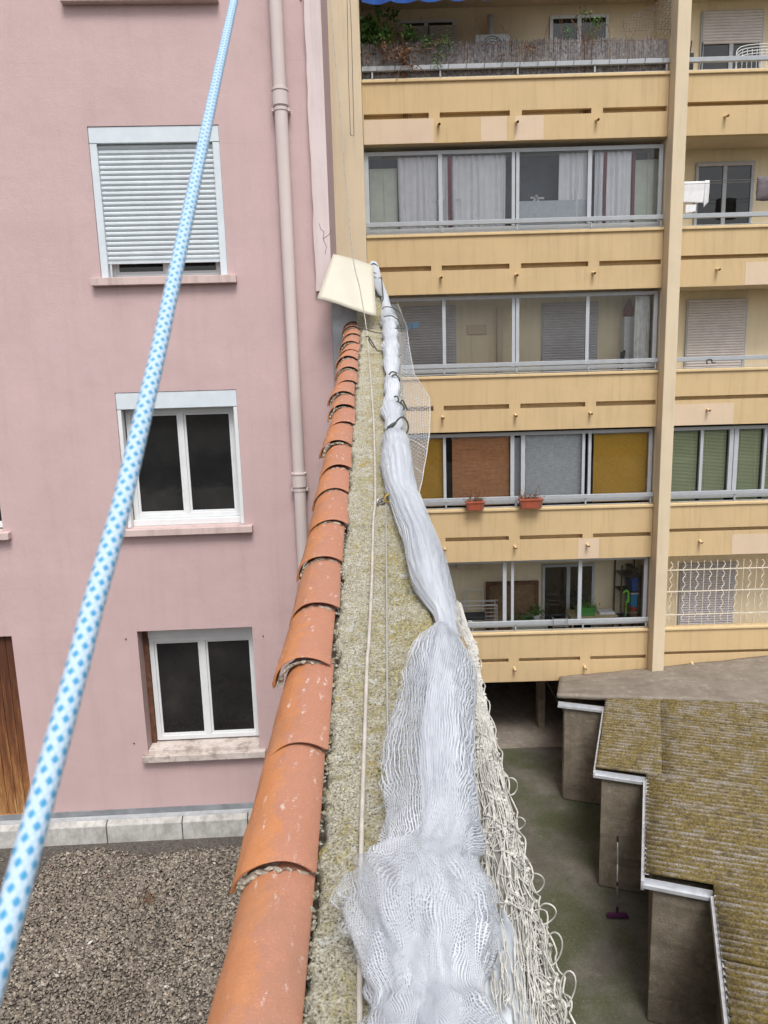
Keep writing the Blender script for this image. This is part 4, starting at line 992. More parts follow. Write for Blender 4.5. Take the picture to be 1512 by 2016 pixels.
def back_window(x0, x1, z0, z1, shut=0.0, matS='shutgrey', Y=16.30, fr='frame', two=True):
    wo = emptypart('window', yb); f = MB()
    for b in ((x0, x0+.06, z0, z1), (x1-.06, x1, z0, z1), (x0+.06, x1-.06, z0, z0+.06), (x0+.06, x1-.06, z1-.06, z1)): f.box(b[0], b[1], Y-.05, Y, b[2], b[3])
    if two: f.box((x0+x1)/2-.04, (x0+x1)/2+.04, Y-.05, Y, z0+.06, z1-.06)
    f.build('frame', M[fr], wo)
    MB().box(x0+.06, x1-.06, Y-.025, Y-.015, z0+.06, z1-.06).build('pane', M['dglass'], wo)
    if shut > 0:
        m_ = MB(); bslats(m_, x0+.03, x1-.03, Y-.055, z1-(z1-z0)*shut, z1-.01, int((z1-z0)*shut/.055)); m_.build('roller_shutter', M[matS], wo)
def bw_px(x0, y0, x1, y1, **kw):
    a = q3(x0, y0, 16.26); b = q3(x1, y1, 16.26); back_window(a[0], b[0], b[1], a[1], **kw)
# storey with the planted balcony
bw_px(781, 40, 897, 100, shut=.0, fr='white'); bw_px(1083, 31, 1197, 110, fr='white')
a = q3(786, 50, 16.16); b = q3(838, 84, 16.16); m_ = MB(); bslats(m_, a[0], b[0], 16.20, b[1], a[1], 10); bslats(m_, b[0]+.08, b[0]+.62, 16.20, b[1], a[1], 10); m_.build('roller_shutter', M['shutwhite'], yb)
bw_px(1382, 22, 1497, 150, shut=.5, matS='shutwhite')
a = q3(966, 28, 16.16); m_ = MB(); m_.tube([(a[0], 16.20, CAP[0]-.9), (a[0], 16.20, a[1])], .06, 12); m_.build('vertical_pipe', M['white'], yb, smooth=True)
# second storey: door in the open loggia on the right
bw_px(1371, 320, 1478, 460, fr='frame', shut=.06); bw_px(1353, 590, 1464, 730, shut=1.0, matS='shutwhite', two=False)
# third storey back windows with shutters down
bw_px(793, 604, 899, 740, shut=1.0, two=False); bw_px(1068, 597, 1175, 735, shut=1.0, two=False)
a = q3(978, 605, 16.26); b = q3(989, 735, 16.26); MB().box(a[0], b[0], 16.18, 16.30, CAP[2]-.9, a[1]).build('vertical_duct', M['yelpale'], yb)
a = q3(920, 640, 16.26); b = q3(958, 657, 16.26); MB().box(a[0], b[0], 16.26, 16.305, b[1], a[1]).build('vent_cover', M['patch'], yb)
a = q3(1068, 1112, 16.26); b = q3(1168, 1235, 16.26); back_window(a[0], b[0], CAP[4]-.9, a[1], two=True)
bw_px(1340, 1110, 1440, 1260, shut=1.0, matS='shutgrey', two=False)
# wavy security grille on the lowest right balcony
g = emptypart('security_grille', yb); gm = MB(); Yg = 15.27; c = CAP[4]; zt, zb2 = c+1.50, c+.06
xs = np.arange(5.98, 10.4, .1405)
for i, x in enumerate(xs):
    if i % 2 == 0: gm.tube([(x, Yg, zb2), (x, Yg, zt)], .009, 5)
    else:
        zz = np.linspace(zb2+.1, zt-.02, 60); gm.tube([(x+.026*math.sin((z-zb2)*2*math.pi/.215), Yg, z) for z in zz], .010, 5)
for z in (zt-.20, zt-.68, zt-1.20): gm.box(5.95, 10.4, Yg-.012, Yg+.012, z-.01, z+.01)
gm.build('bars', M['grille'], g)
# ground storey: dark passage under the first beam
m_ = MB()
m_.add([(-.2,15.44,-8.29),(-.2,22,-8.29),(-.2,22,-6.66),(-.2,15.44,-6.66)], [(0,1,2,3)]); m_.add([(-.2,22,-8.29),(5.2,22,-8.29),(5.2,22,-6.66),(-.2,22,-6.66)], [(0,1,2,3)])
m_.add([(4.3,15.44,-8.29),(4.3,22,-8.29),(4.3,22,-6.66),(4.3,15.44,-6.66)], [(3,2,1,0)]); m_.add([(-.2,15.46,-6.672),(4.3,15.46,-6.672),(4.3,22,-6.672),(-.2,22,-6.672)], [(0,1,2,3)])
m_.build('passage_wall', M['gwall'], yb)
MB().box(3.50, 3.66, 16.2, 16.5, -8.29, -6.68).build('column', M['gwall'], yb, bevel=.01)
MB().box(4.31, XRR, 15.35, 15.43, -8.29, -6.72).build('base_wall', M['gwall'], yb)
tag(MB().box(-.15, 4.25, 15.31, 22, -8.296, -8.285).build('passage_floor', M['slab']), kind='structure')

# ---------------------------------------------- things on and behind the balconies
def curtain(x0, x1, z0, z1, Y, mat, label, cat='curtain', amp=.035, waves=None, group=None, taper=0):
    n = max(24, int((x1-x0)/.012)); nw = waves or max(3, int((x1-x0)/.11)); u = np.linspace(0, 1, n); G = np.zeros((14, n, 3)); ph = rng.uniform(0, 6.28)
    for i, q in enumerate(np.linspace(0, 1, 14)):
        G[i,:,0] = x0+(x1-x0)*u*(1-taper*(1-q)*0)+ .015*np.sin(u*9+q*2+ph)*(1-q)
        G[i,:,1] = Y+amp*(np.sin(u*nw*6.283+ph+.8*np.sin(u*5+ph))*(.6+.4*np.sin(u*3.1*nw*.5+ph))) + .02*math.sin(q*3)*np.sin(u*7)
        G[i,:,2] = z0+(z1-z0)*q
    mb = MB(); mb.grid(G); return tag(mb.build('curtain', mat, smooth=True), label, cat, group)
c = CAP[1]; zb_, zt_ = c-.3, c+1.50
def X2(zx, y=360, Y=15.7): return q3(700+zx/1.862, y, Y)[0]
M['curt'] = plain('white_curtain', (.82,.82,.85), .9, .05, 6)
curtain(X2(155), X2(300), zb_, zt_, 15.60, M['curt'], 'white curtain behind the first pane from the left of the curtained loggia')
curtain(X2(318), X2(336), zb_, zt_, 15.60, M['curt'], 'narrow white curtain edge left of the first red stripe behind glass', amp=.02)
curtain(X2(336), X2(350), zb_, zt_, 15.57, M['maroon'], 'red curtain stripe hanging behind the second pane of the curtained loggia', amp=.015, waves=2)
curtain(X2(351), X2(548), zb_, zt_, 15.60, M['curt'], 'wide white curtain filling the second pane of the curtained loggia')
curtain(X2(742), X2(850), zb_, zt_, 15.62, M['curt'], 'white curtain at the right half of the third pane of the curtained loggia')
curtain(X2(870), X2(902), zb_, zt_, 15.60, M['curt'], 'short white curtain left of the dark red stripe in the last pane')
curtain(X2(902), X2(914), zb_, zt_, 15.57, M['maroon'], 'dark red curtain stripe in the middle of two white curtains, last pane', amp=.015, waves=2)
curtain(X2(914), X2(1003), zb_, zt_, 15.60, M['curt'], 'white curtain with deep folds in the last pane beside the cupboard')
curtain(X2(1004), X2(1017), zb_, zt_, 15.57, M['maroon'], 'dark red curtain edge touching the right hand cupboard', amp=.015, waves=2)
def cabinet(x0, x1, z0, z1, Y, d, mat, label):
    t_ = thing('cupboard', label, 'cupboard', ((x0+x1)/2, Y+d/2, z0)); MB().box(x0, x1, Y+.02, Y+d, z0, z1).build('body', mat, t_, bevel=.006)
    xm = (x0+x1)/2
    for a, b in ((x0+.004, xm-.003), (xm+.003, x1-.004)): MB().box(a, b, Y, Y+.019, z0+.03, z1-.004).build('door', mat, t_, bevel=.004)
cabinet(X2(50), X2(153), c-.9, q3(760, 332, 15.8)[1], 15.78, .4, M['cupb'], 'pale green cupboard at the left end of the curtained loggia')
cabinet(X2(1019), X2(1130), c-.9, q3(1280, 314, 15.8)[1], 15.78, .4, M['cupb'], 'pale green cupboard at the right end of the curtained loggia')
m_ = MB(); p = q3(736, 308, 15.8); m_.tube([(p[0],15.9,p[1]+.3),(p[0],15.9,p[1]+.1)], .012, 6); m_.tube([(p[0],15.9,p[1]+.1),(p[0],15.9,p[1]+.04),(p[0],15.9,p[1])], [.03,.11,.15], 14)
tag(m_.build('hanging_lamp', M['white']), 'white hanging lamp above the left pale green cupboard', 'lamp')
o = MB().box(-.15, 5.6, 16.1, 16.12, c-.9, c+1.6).build('room_dark_sheet', M['slate']); tag(o, 'dark slate sheet standing in for the dim room behind the white curtains', 'screen')  # added sheet; the room's darkness is put into its colour
def tube_frame(pts, r, mat, name, label, cat):
    m_ = MB()
    for pl_ in pts: m_.tube(pl_, r, 6)
    return tag(m_.build(name, mat, smooth=True), label, cat)
def chair(zx0, zx1, zy0, zy1, label):
    x0, x1 = X2(zx0, Y=15.62), X2(zx1, Y=15.62); z1 = q3(800, zy0/1.862, 15.62)[1]; z0 = c+.0; pts = []
    for y in (15.6, 15.68): pts.append(spline([(x0,y,z0),(x0,y,z1-.05),(x0+.06,y,z1),(x1-.06,y,z1),(x1,y,z1-.05),(x1,y,z0)], 6))
    for z in np.linspace(z0+.05, z1-.06, 6): pts.append([(x0,15.64,z),(x1,15.64,z)])
    tube_frame(pts, .011, M['white'], 'folding_rack', label, 'rack')
chair(250, 303, 742, 815, 'white folding rack standing behind the first curtained pane')
chair(322, 384, 738, 815, 'white folding rack standing behind the second curtained pane')
x0, x1 = X2(600, Y=15.58), X2(852, Y=15.58); o = MB().box(x0, x1, 15.585, 15.595, c+.1, c+.62).build('wind_screen', M['film']); tag(o, 'milky low panel inside the third pane of the curtained loggia', 'panel')
m_ = MB(); m_.bar((X2(625), 15.66, c+.25), (X2(662), 15.66, c+.75), .03); m_.bar((X2(662), 15.66, c+.75), (X2(680), 15.66, c+.45), .03); m_.bar((X2(640), 15.66, c+.7), (X2(690), 15.66, c+.68), .03)
tag(m_.build('easel', M['cloth']), 'white slatted easel above the milky panel', 'easel')
# blinds storey
c = CAP[3]
def X4(zx, y=915, Y=15.6): return q3(760+zx/2.01, y, Y)[0]
def blind(zx0, zx1, mat, label, top=.0, bot=0):
    x0, x1 = X4(zx0), X4(zx1); t_ = thing('roller_blind', label, 'blind', ((x0+x1)/2, 15.6, c))
    n = 30; G = np.zeros((20, n, 3))
    for i in range(20):
        for j in range(n): G[i,j] = (x0+(x1-x0)*j/(n-1), 15.6+.006*math.sin(i*.7+j*.3), c+.02-bot+(1.46-top)*(i)/19)
    m_ = MB(); m_.grid(G); m_.build('fabric', mat, t_, smooth=True)
    MB().tube([(x0-.02,15.6,c+1.50-top),(x1+.02,15.6,c+1.50-top)], .025, 8).build('roller', M['frame'], t_)
blind(60, 226, M['ochreb'], 'ochre blind partly hidden behind the hanging net'); blind(262, 488, M['bamboo'], 'brown bamboo blind above the left flower box')
blind(552, 774, M['greyb'], 'light grey woven blind in the middle pane'); blind(820, 1050, M['ochreb'], 'ochre blind next to the yellow pillar')
o = MB().box(X4(508), X4(536), 15.6, 15.62, c, c+1.45).build('grey_board', M['frame']); tag(o, 'narrow grey board between the bamboo and the grey blind', 'board')
for (a, b, lab) in ((6.0, 6.70, 'green venetian blind nearest the yellow pillar'), (6.77, 7.31, 'second green venetian blind from the yellow pillar'), (7.5, 8.04, 'third green venetian blind from the yellow pillar'), (8.11, 9.4, 'green venetian blind at the right picture edge')):
    m_ = MB()
    for z in np.arange(c+.0, c+1.48, .03): m_.hexa([(a+.01,15.585,z),(b-.01,15.585,z),(b-.01,15.61,z+.018),(a+.01,15.61,z+.018)], [(a+.01,15.585,z+.002),(b-.01,15.585,z+.002),(b-.01,15.61,z+.02),(a+.01,15.61,z+.02)])
    for f_ in (.2, .8): m_.box(a+(b-a)*f_-.004, a+(b-a)*f_+.004, 15.58, 15.584, c, c+1.49)
    tag(m_.build('venetian_blind', M['venet']), lab, 'blind')
o = MB().box(5.96, 9.5, 16.0, 16.02, c-.9, c+1.6).build('room_dark_sheet', M['dark']); tag(o, 'dark sheet standing in for the dim room behind the green venetian blinds', 'screen')  # added dark sheet in place of shade deep in the room
o = MB().box(-.15, 5.6, 15.95, 15.97, c-.9, c+1.6).build('room_dark_sheet', M['dark']); tag(o, 'dark sheet standing in for the dim room behind the row of coloured blinds', 'screen')  # likewise added; its dark colour replaces the loggia's inner shade
# flower boxes on the rail
def leaves(mb, cpt, n, spread, size, up=0):
    for _ in range(n):
        p = np.array(cpt)+rng.normal(0, 1, 3)*np.array(spread); a = rng.normal(0,1,3); a /= np.linalg.norm(a); b = np.cross(a, rng.normal(0,1,3)); b /= np.linalg.norm(b)+1e-9; s_ = size*rng.uniform(.6,1.4)
        mb.add([p-a*s_, p+b*s_*.45, p+a*s_, p-b*s_*.45], [(0,1,2,3)])
def planter(x0, x1, Y, z0, z1, mat, label, plant, dry):
    t_ = thing('flower_box', label, 'planter', ((x0+x1)/2, Y, z0)); m_ = MB(); d = .09
    m_.hexa([(x0+.03,Y-d+.02,z0),(x1-.03,Y-d+.02,z0),(x1-.03,Y+d-.02,z0),(x0+.03,Y+d-.02,z0)], [(x0,Y-d,z1),(x1,Y-d,z1),(x1,Y+d,z1),(x0,Y+d,z1)]); m_.box(x0-.012, x1+.012, Y-d-.012, Y+d+.012, z1-.03, z1+.001)
    m_.build('trough', mat, t_, bevel=.006)
    m_ = MB(); leaves(m_, ((x0+x1)/2, Y, z1+.03), 120, ((x1-x0)*.25, .04, .03), .025)
    for _ in range(14):
        p = np.array([rng.uniform(x0+.03, x1-.03), Y, z1]); e = p+np.array([rng.normal(0,.12), rng.normal(0,.05), rng.uniform(.08,.3)]); m_.tube([p, (p+e)/2+rng.normal(0,.015,3), e], .004, 4)
    m_.build('plant', M['deadleaf' if dry else 'leaf'], t_)
    m_ = MB()
    for x in (x0+.06, x1-.06): m_.tube([(x,Y-d-.015,z1),(x,Y-d-.015,z0-.01),(x,Y+d,z0-.01),(x,Y+d+.03,z1+.02)], .006, 5)
    m_.tube([(x0+.06,Y+d,z0-.01),(x1-.06,Y+d,z0-.01)], .005, 5)
    m_.build('wire_bracket', M['wire'], t_)
a = q3(917, 988, 15.15); b = q3(954, 1004, 15.15); planter(a[0], b[0], 15.18, b[1], a[1], M['terra'], 'brick red flower box with long dry stems in front of the bamboo blind', 1, True)
a = q3(1023, 983, 15.15); b = q3(1068, 1000, 15.15); planter(a[0], b[0], 15.18, b[1], a[1], M['terra'], 'brick red flower box with short dry plants in front of the grey blind', 1, True)
a = q3(1090, 1222, 15.2); m_ = MB()
for x in (a[0], a[0]+.3): m_.tube([(x,15.36,a[1]+.03),(x,15.22,a[1]+.03),(x,15.22,a[1]-.17),(x,15.26,a[1]-.17)], .008, 5)
for z in (a[1]+.03, a[1]-.15): m_.tube([(a[0],15.22,z),(a[0]+.3,15.22,z)], .006, 5)
tag(m_.build('planter_bracket', M['wire']), 'empty dark wire planter bracket on the lowest left handrail', 'bracket')
# lowest loggia
c = CAP[4]
def P4(zx, zy, Y): return q3(760+zx/2.01, 800+zy/2.01, Y)
def drying():
    x0, zt2 = P4(300, 768, 15.7); x1, zb2 = P4(438, 850, 15.7); t_ = thing('drying_rack', 'white folding drying rack behind the lowest left pane', 'drying rack', ((x0+x1)/2, 15.8, c-.9)); m_ = MB()
    for y in (15.65, 15.95): m_.tube([(x0,y,zb2-.6),(x0,y,zt2-.12),(x1,y,zt2-.12),(x1,y,zb2-.6)], .012, 6)
    for z in np.linspace(zb2-.3, zt2-.1, 9): m_.tube([(x0,15.65,z),(x1,15.65,z)], .007, 5)
    m_.tube([(x0-.2,15.65,zt2),(x1+.03,15.65,zt2)], .008, 5); m_.build('rails', M['white'], t_)
    m_ = MB(); m_.box(x0+.02, x0+.5, 15.64, 15.66, zb2+.06, zb2+.24); m_.build('dark_cloth', M['black'], t_)
drying()
a = P4(312, 730, 16.10); b = P4(384, 770, 16.10); tube_frame([spline([(a[0],16.16,b[1]-.5),(a[0],16.16,a[1]-.05),(a[0]+.08,16.16,a[1]),(b[0]-.08,16.16,a[1]),(b[0],16.16,a[1]-.05),(b[0],16.16,b[1]-.5)], 6)], .012, M['white'], 'tubular_chair', 'pale tubular chair back in front of the cream back wall', 'chair')
a = P4(398, 700, 16.10); b = P4(605, 850, 16.10); t_ = thing('framed_board', 'brown framed board leaning on the back wall of the lowest loggia', 'board', ((a[0]+b[0])/2, 16.16, c-.9)); MB().box(a[0]+.08, b[0]-.08, 16.18, 16.20, c-.85, a[1]-.08).build('board', M['card'], t_)
m_ = MB()
for q in ((a[0], a[0]+.08, c-.88, a[1]), (b[0]-.08, b[0], c-.88, a[1]), (a[0]+.08, b[0]-.08, a[1]-.08, a[1])): m_.box(q[0], q[1], 16.15, 16.22, q[2], q[3])
m_.build('frame', M['brown'], t_)
a = P4(280, 622, 16.0); b = P4(385, 642, 16.0); o = MB().box(a[0], b[0], 15.95, 16.2, b[1], a[1]).build('ceiling_box', M['yelpale'], bevel=.01); tag(o, 'cream box under the ceiling above the drying rack', 'box')
a = P4(722, 820, 15.9); b = P4(905, 842, 15.9); t_ = thing('table', 'cream side table inside the lowest loggia carrying a green flower box', 'table', ((a[0]+b[0])/2, 15.95, c-.9)); MB().box(a[0], b[0], 15.68, 16.2, a[1]-.05, a[1]-.01).build('tabletop', M['table'], t_, bevel=.006)
for x in (a[0]+.05, b[0]-.05):
    for y in (15.72, 16.15): MB().box(x-.02, x+.02, y-.02, y+.02, c-.9, a[1]-.051).build('leg', M['table'], t_)
tz = a[1]-.009
x0 = P4(748, 800, 15.8)[0]; x1 = P4(828, 800, 15.8)[0]; planter(x0, x1, 15.8, tz, tz+.19, M['green'], 'bright green flower box on the cream table behind glass', 1, False)
a = P4(840, 820, 15.85); b = P4(900, 835, 15.85); o = MB().box(a[0], b[0], 15.75, 16.0, tz, tz+.06).build('tray', M['cloth'], bevel=.01); tag(o, 'white tray on the right end of the cream table', 'tray')
def pot_plant(p, label, n=160, sp=.09, size=.04, h=.25):
    t_ = thing('potted_plant', label, 'plant', p); m_ = MB(); m_.tube([(p[0],p[1],p[2]),(p[0],p[1],p[2]+.14)], [.06,.085], 12); m_.build('pot', M['cloth'], t_)
    m_ = MB(); leaves(m_, (p[0],p[1],p[2]+h), n, (sp,.05,.07), size)
    for _ in range(8): e = np.array(p)+np.array([rng.normal(0,sp), rng.normal(0,.04), h]); m_.tube([np.array(p)+[0,0,.13], e], .005, 4)
    m_.build('foliage', M['leaf'], t_)
zf = c+.02
a = P4(595, 835, 15.7); pot_plant((a[0],15.72,a[1]-.1), 'leafy plant in a white pot on the sill of the lowest loggia', sp=.07)
a = P4(560, 835, 15.7); m_ = MB(); leaves(m_, (a[0],15.72,a[1]-.03), 160, (.12,.04,.05), .045); tag(m_.build('trailing_plant', M['leaf']), 'low trailing plant left of the white potted plant', 'plant')
m_ = MB(); a = P4(575, 855, 15.7); m_.box(a[0]-.45, a[0]+.35, 15.62, 15.85, c-.9, c+.03); tag(m_.build('low_cabinet', M['cupb'], bevel=.01), 'low pale cabinet carrying the plants inside the lowest loggia', 'cabinet')
# shelf with boxes
x0, zt2 = P4(922, 622, 15.9); x1, _ = P4(1040, 622, 15.9); x1 = min(x1, 5.66); t_ = thing('storage_shelf', 'black storage shelf at the right end of the lowest loggia', 'shelf', ((x0+x1)/2, 16.0, c-.9))
m_ = MB()
for x in (x0, x1-.03):
    for y in (15.72, 16.2): m_.box(x, x+.03, y, y+.03, c-.9, zt2)
m_.build('posts', M['black'], t_)
lev = [P4(980, q, 15.9)[1] for q in (830, 800, 765, 720, 690, 655)]
for z in (lev[0]-.02, lev[3]-.03, lev[5]-.04): MB().box(x0+.031, x1-.031, 15.72, 16.23, z-.02, z).build('shelf_board', M['black'], t_)
def crate(xa, xb, z0, z1, mat, label, lid=None):
    t_ = thing('storage_box', label, 'box', ((xa+xb)/2, 15.9, z0)); MB().hexa([(xa+.02,15.76,z0),(xb-.02,15.76,z0),(xb-.02,16.15,z0),(xa+.02,16.15,z0)], [(xa,15.75,z1-.03),(xb,15.75,z1-.03),(xb,16.17,z1-.03),(xa,16.17,z1-.03)]).build('body', mat, t_, bevel=.006)
    MB().box(xa-.008, xb+.008, 15.74, 16.18, z1-.03, z1).build('lid', lid or mat, t_, bevel=.006)
xa = x0+.24
crate(xa, x1-.06, lev[0], lev[0]+.17, M['card'], 'brown box on the lowest board of the black shelf')
crate(xa+.02, x1-.08, lev[0]+.172, lev[0]+.25, M['red'], 'flat red box on top of the brown box on the black shelf')
crate(xa, x1-.06, lev[3]-.40+.0, lev[3]-.06, M['bin'], 'blue plastic box with white lid on the black shelf', M['cloth']) if 0 else crate(xa, x1-.06, lev[0]+.252, lev[3]-.06, M['bin'], 'blue plastic box with white lid on the black shelf', M['cloth'])
crate(xa, x1-.06, lev[3]-.029, lev[5]-.075, M['bluef'], 'dark blue box on the middle board of the black shelf', M['black'])
crate(xa, x1-.10, lev[5]-.039, lev[5]+.12, M['black'], 'black box on the top board of the black shelf')
a = P4(948, 730, 15.66); b = P4(958, 770, 15.66); m_ = MB(); m_.tube(spline([(a[0]-.05,15.66,a[1]-.05),(a[0],15.66,a[1]),(a[0]+.05,15.66,a[1]-.02),(b[0],15.66,b[1]),(b[0]-.06,15.66,b[1]-.02)], 6), .022, 8); m_.tube([(b[0]-.03,15.68,b[1]),(b[0]-.05,15.7,c-.9)], .012, 6)
tag(m_.build('broom', M['lime']), 'lime green broom leaning on the black shelf', 'broom')
# shuttered storey interior
c = CAP[2]
def P3(zx, zy, Y): return q3(700+zx/1.862, 440+zy/1.862, Y)
a = P3(190, 364, 15.9); b = P3(233, 388, 15.9); m_ = MB(); n_ = 10; G = np.zeros((n_, n_, 3))
for i in range(n_):
    for j in range(n_): G[i,j] = (a[0]+(b[0]-a[0])*j/9, 15.9+.03*math.sin(j), a[1]-(a[1]-b[1])*i/9*(1-.35*j/9))
m_.grid(G); tag(m_.build('blue_cloth', M['bluelt'], smooth=True), 'light blue cloth hanging behind the left pane of the shuttered loggia', 'cloth')
a = P3(985, 342, 16.0); b = P3(1022, 500, 16.0); cabinet(a[0], b[0], c-.9, a[1], 15.95, .4, M['cloth'], 'white tall cabinet beside the lace curtain')
m_ = MB(); p = P3(1003, 315, 16.0); m_.tube([(p[0],16.1,p[1]-.24),(p[0]+.02,16.1,p[1]),(p[0]+.03,16.1,p[1]+.22)], [.09,.10,.03], 10); tag(m_.build('dark_bag', M['maroon'], smooth=True), 'dark red bag standing on the white tall cabinet', 'bag')
a = P3(1024, 262, 15.7); b = P3(1108, 500, 15.7); curtain(a[0], min(b[0],5.6), c-.2, c+1.5, 15.66, M['lace'], 'grey lace curtain beside the pillar in the shuttered loggia')
m_ = MB(); a = P3(962, 465, 15.9); m_.bar((a[0],15.9,c-.8), (a[0]+.12,15.85,a[1]), .05, .015); m_.bar((a[0]+.1,15.9,c-.8), (a[0]+.06,15.85,a[1]-.03), .05, .015); tag(m_.build('folded_stool', M['black']), 'dark folded stool beside the white tall cabinet', 'stool')
# washing line, towel, cushion on the right loggia
c = CAP[1]
a = q3(1346, 358, 15.42); b = q3(1394, 402, 15.42); G = np.zeros((16, 22, 3))
def towel(x0, x1, zt2, zb2, Y, mat, label, name, cat, slant=0):
    for i in range(16):
        for j in range(22): G[i,j] = (x0+(x1-x0)*j/21, Y+.012*math.sin(j*.9+i*.2)*(i/15), zt2-(zt2-zb2)*i/15+slant*j/21*(i/15))
    m_ = MB(); m_.grid(G.copy()); o = m_.build(name, mat, smooth=True); md = o.modifiers.new('s','SOLIDIFY'); md.thickness = .008; return tag(o, label, cat)
towel(a[0], b[0]-.05, a[1], b[1]+.04, 15.42, M['cloth'], 'white towel hanging on the washing line by the pillar', 'towel', 'towel', -.02)
towel(b[0]-.09, b[0], a[1]+.01, b[1]-.06, 15.405, M['cloth'], 'narrow white cloth at the right edge of the towel', 'cloth', 'cloth', .1)
towel(a[0]+.06, a[0]+.27, b[1]+.0, b[1]-.16, 15.43, M['cloth'], 'small white cloth below the hanging towel', 'cloth', 'cloth', .03)
m_ = MB(); m_.tube([(5.95,15.42,a[1]),(9.5,15.42,a[1]+.02)], .004, 4); m_.tube([(5.95,15.36,a[1]-.06),(9.5,15.36,a[1]-.03)], .004, 4); tag(m_.build('washing_line', M['wire']), 'thin double washing line across the open right loggia', 'washing line')
a = q3(1491, 350, 15.4); m_ = MB(); n_ = 14; G2 = np.zeros((n_, n_, 3))
for i in range(n_):
    for j in range(n_): u_, v_ = j/(n_-1)*2-1, i/(n_-1)*2-1; G2[i,j] = (a[0]+.21+.21*u_, 15.4-.04*(1-u_**4)*(1-v_**4)+.012*abs(math.sin(3.14*1.5*u_)*math.sin(3.14*1.5*v_)), a[1]-.21-.21*v_)
m_.grid(G2); o = m_.build('chair_cushion', M['cush'], smooth=True); md = o.modifiers.new('s','SOLIDIFY'); md.thickness = .04; tag(o, 'grey quilted cushion hung up at the right picture edge', 'cushion')
m_ = MB(); a = q3(1401, 712, 15.2); m_.tube(spline([(a[0]-.06,15.26,a[1]-.05),(a[0]-.07,15.26,a[1]+.03),(a[0]+.02,15.26,a[1]+.04),(a[0]+.04,15.26,a[1]-.02),(a[0]+.11,15.26,a[1]-.02)], 6), .012, 6); tag(m_.build('hook', M['black'], smooth=True), 'black bent hook on the handrail of the right shuttered balcony', 'hook')
# planted balcony: reed screen, plants, air conditioner, awning, wire trellis
c = CAP[0]; m_ = MB(); x = XL+.03
while x < XPL-.03:
    top = q3(715+ (x+.19)/5.9*600, 82-(x+.19)/5.9*10, YF)[1]+.05*(vnoise(np.array([x*3]), np.array([0.]), 3)[0]-.5)+rng.normal(0,.025)
    w_ = rng.uniform(.009,.016); y = YF+.095+rng.uniform(-.012,.012); tl = rng.normal(0,.012)
    m_.hexa([(x,y,c+.01),(x+w_,y,c+.01),(x+w_,y+.008,c+.01),(x,y+.008,c+.01)], [(x+tl,y,top),(x+w_+tl,y,top),(x+w_+tl,y+.008,top),(x+tl,y+.008,top)]); x += w_*.62
rs = m_.build('reed_screen', M['reed']); tag(rs, 'weathered grey reed screen tied along the top balcony rail', 'reed screen')
for xx in np.arange(.1, 5.7, .3): pass
m_ = MB()
for xx in np.arange(.1, 5.6, .34): m_.tube([(xx,YF-.012,c+.14),(xx+.02,YF-.012,c+.25),(xx+.02,YF+.12,c+.26)], .006, 4)
m_.build('tie_wire', M['wire'], rs)
def bush(label, px, py, n, sp, size, mat, Y=15.35, stems=8, name='shrub', cat='plant'):
    p = atY(px, py, Y); t_ = thing(name, label, cat, (p[0], p[1], c-.8)); m_ = MB()
    for _ in range(max(3, n//40)): leaves(m_, p+rng.normal(0,1,3)*np.array(sp), 40, (.07,.06,.06), size)
    m_.build('foliage', M[mat], t_); m_ = MB()
    for _ in range(stems): e = p+rng.normal(0,1,3)*np.array(sp); m_.tube([np.array([p[0]+rng.normal(0,.05),Y,(c-.7 if Y > 15.3 else p[2]+.1)]), (e+p)/2+np.array([0,0,-.1 if Y > 15.3 else .02]), e], .006, 4)
    m_.build('stem', M['deadleaf'], t_)
bush('lush green shrub at the left end of the reed screen', 728, 58, 1100, (.19,.1,.17), .05, 'leaf', 15.45)
bush('bright green leafy plant above the reed screen left of the first window', 795, 66, 180, (.08,.05,.06), .05, 'leaf', 15.35)
bush('brown withered vine tumbling over the reed screen', 800, 108, 420, (.36,.03,.12), .03, 'deadleaf', 15.22, 14, 'vine')
bush('thin green vine on the middle of the reed screen left of the air conditioner', 868, 88, 260, (.22,.03,.1), .028, 'leaf', 15.24, 10, 'vine')
bush('wispy plant in front of the open right window of the planted balcony', 1155, 58, 220, (.25,.04,.12), .028, 'leaf', 15.4, 16)
bush('dry twigs hanging on the reed screen below the right window', 1040, 100, 90, (.25,.02,.12), .02, 'deadleaf', 15.24, 12, 'twigs')
m_ = MB(); m_.tube([(0,YF-.02,c+.55),(5.6,YF-.02,c+.55)], .004, 4)
for _ in range(26): x = rng.uniform(0, 5.6); p = np.array([x, YF-.02, c+.55]); e = p+np.array([rng.normal(0,.1), 0, rng.uniform(.15,.5)]); m_.tube([p, (p+e)/2+rng.normal(0,.03,3), e], .004, 4)
tag(m_.build('bare_stalks', M['deadleaf']), 'bare dry stalks sticking up along the reed screen', 'stalks')
a = q3(935, 70, 15.9); b = q3(1003, 110, 15.9); t_ = thing('air_conditioner', 'white air conditioner unit behind the reed screen', 'air conditioner', ((a[0]+b[0])/2, 16.5, b[1])); MB().box(a[0], b[0], 15.85, 16.16, b[1]-.1, a[1]).build('casing', M['white'], t_, bevel=.02)
m_ = MB(); xm, zm = a[0]+.33, (a[1]+b[1])/2-.05
for r_ in (.06,.11,.16,.2): m_.tube([(xm+r_*math.cos(q), 15.845, zm+r_*math.sin(q)) for q in np.linspace(0,6.2,24)], .006, 5, closed=True)
m_.build('fan_grille', M['black'], t_)
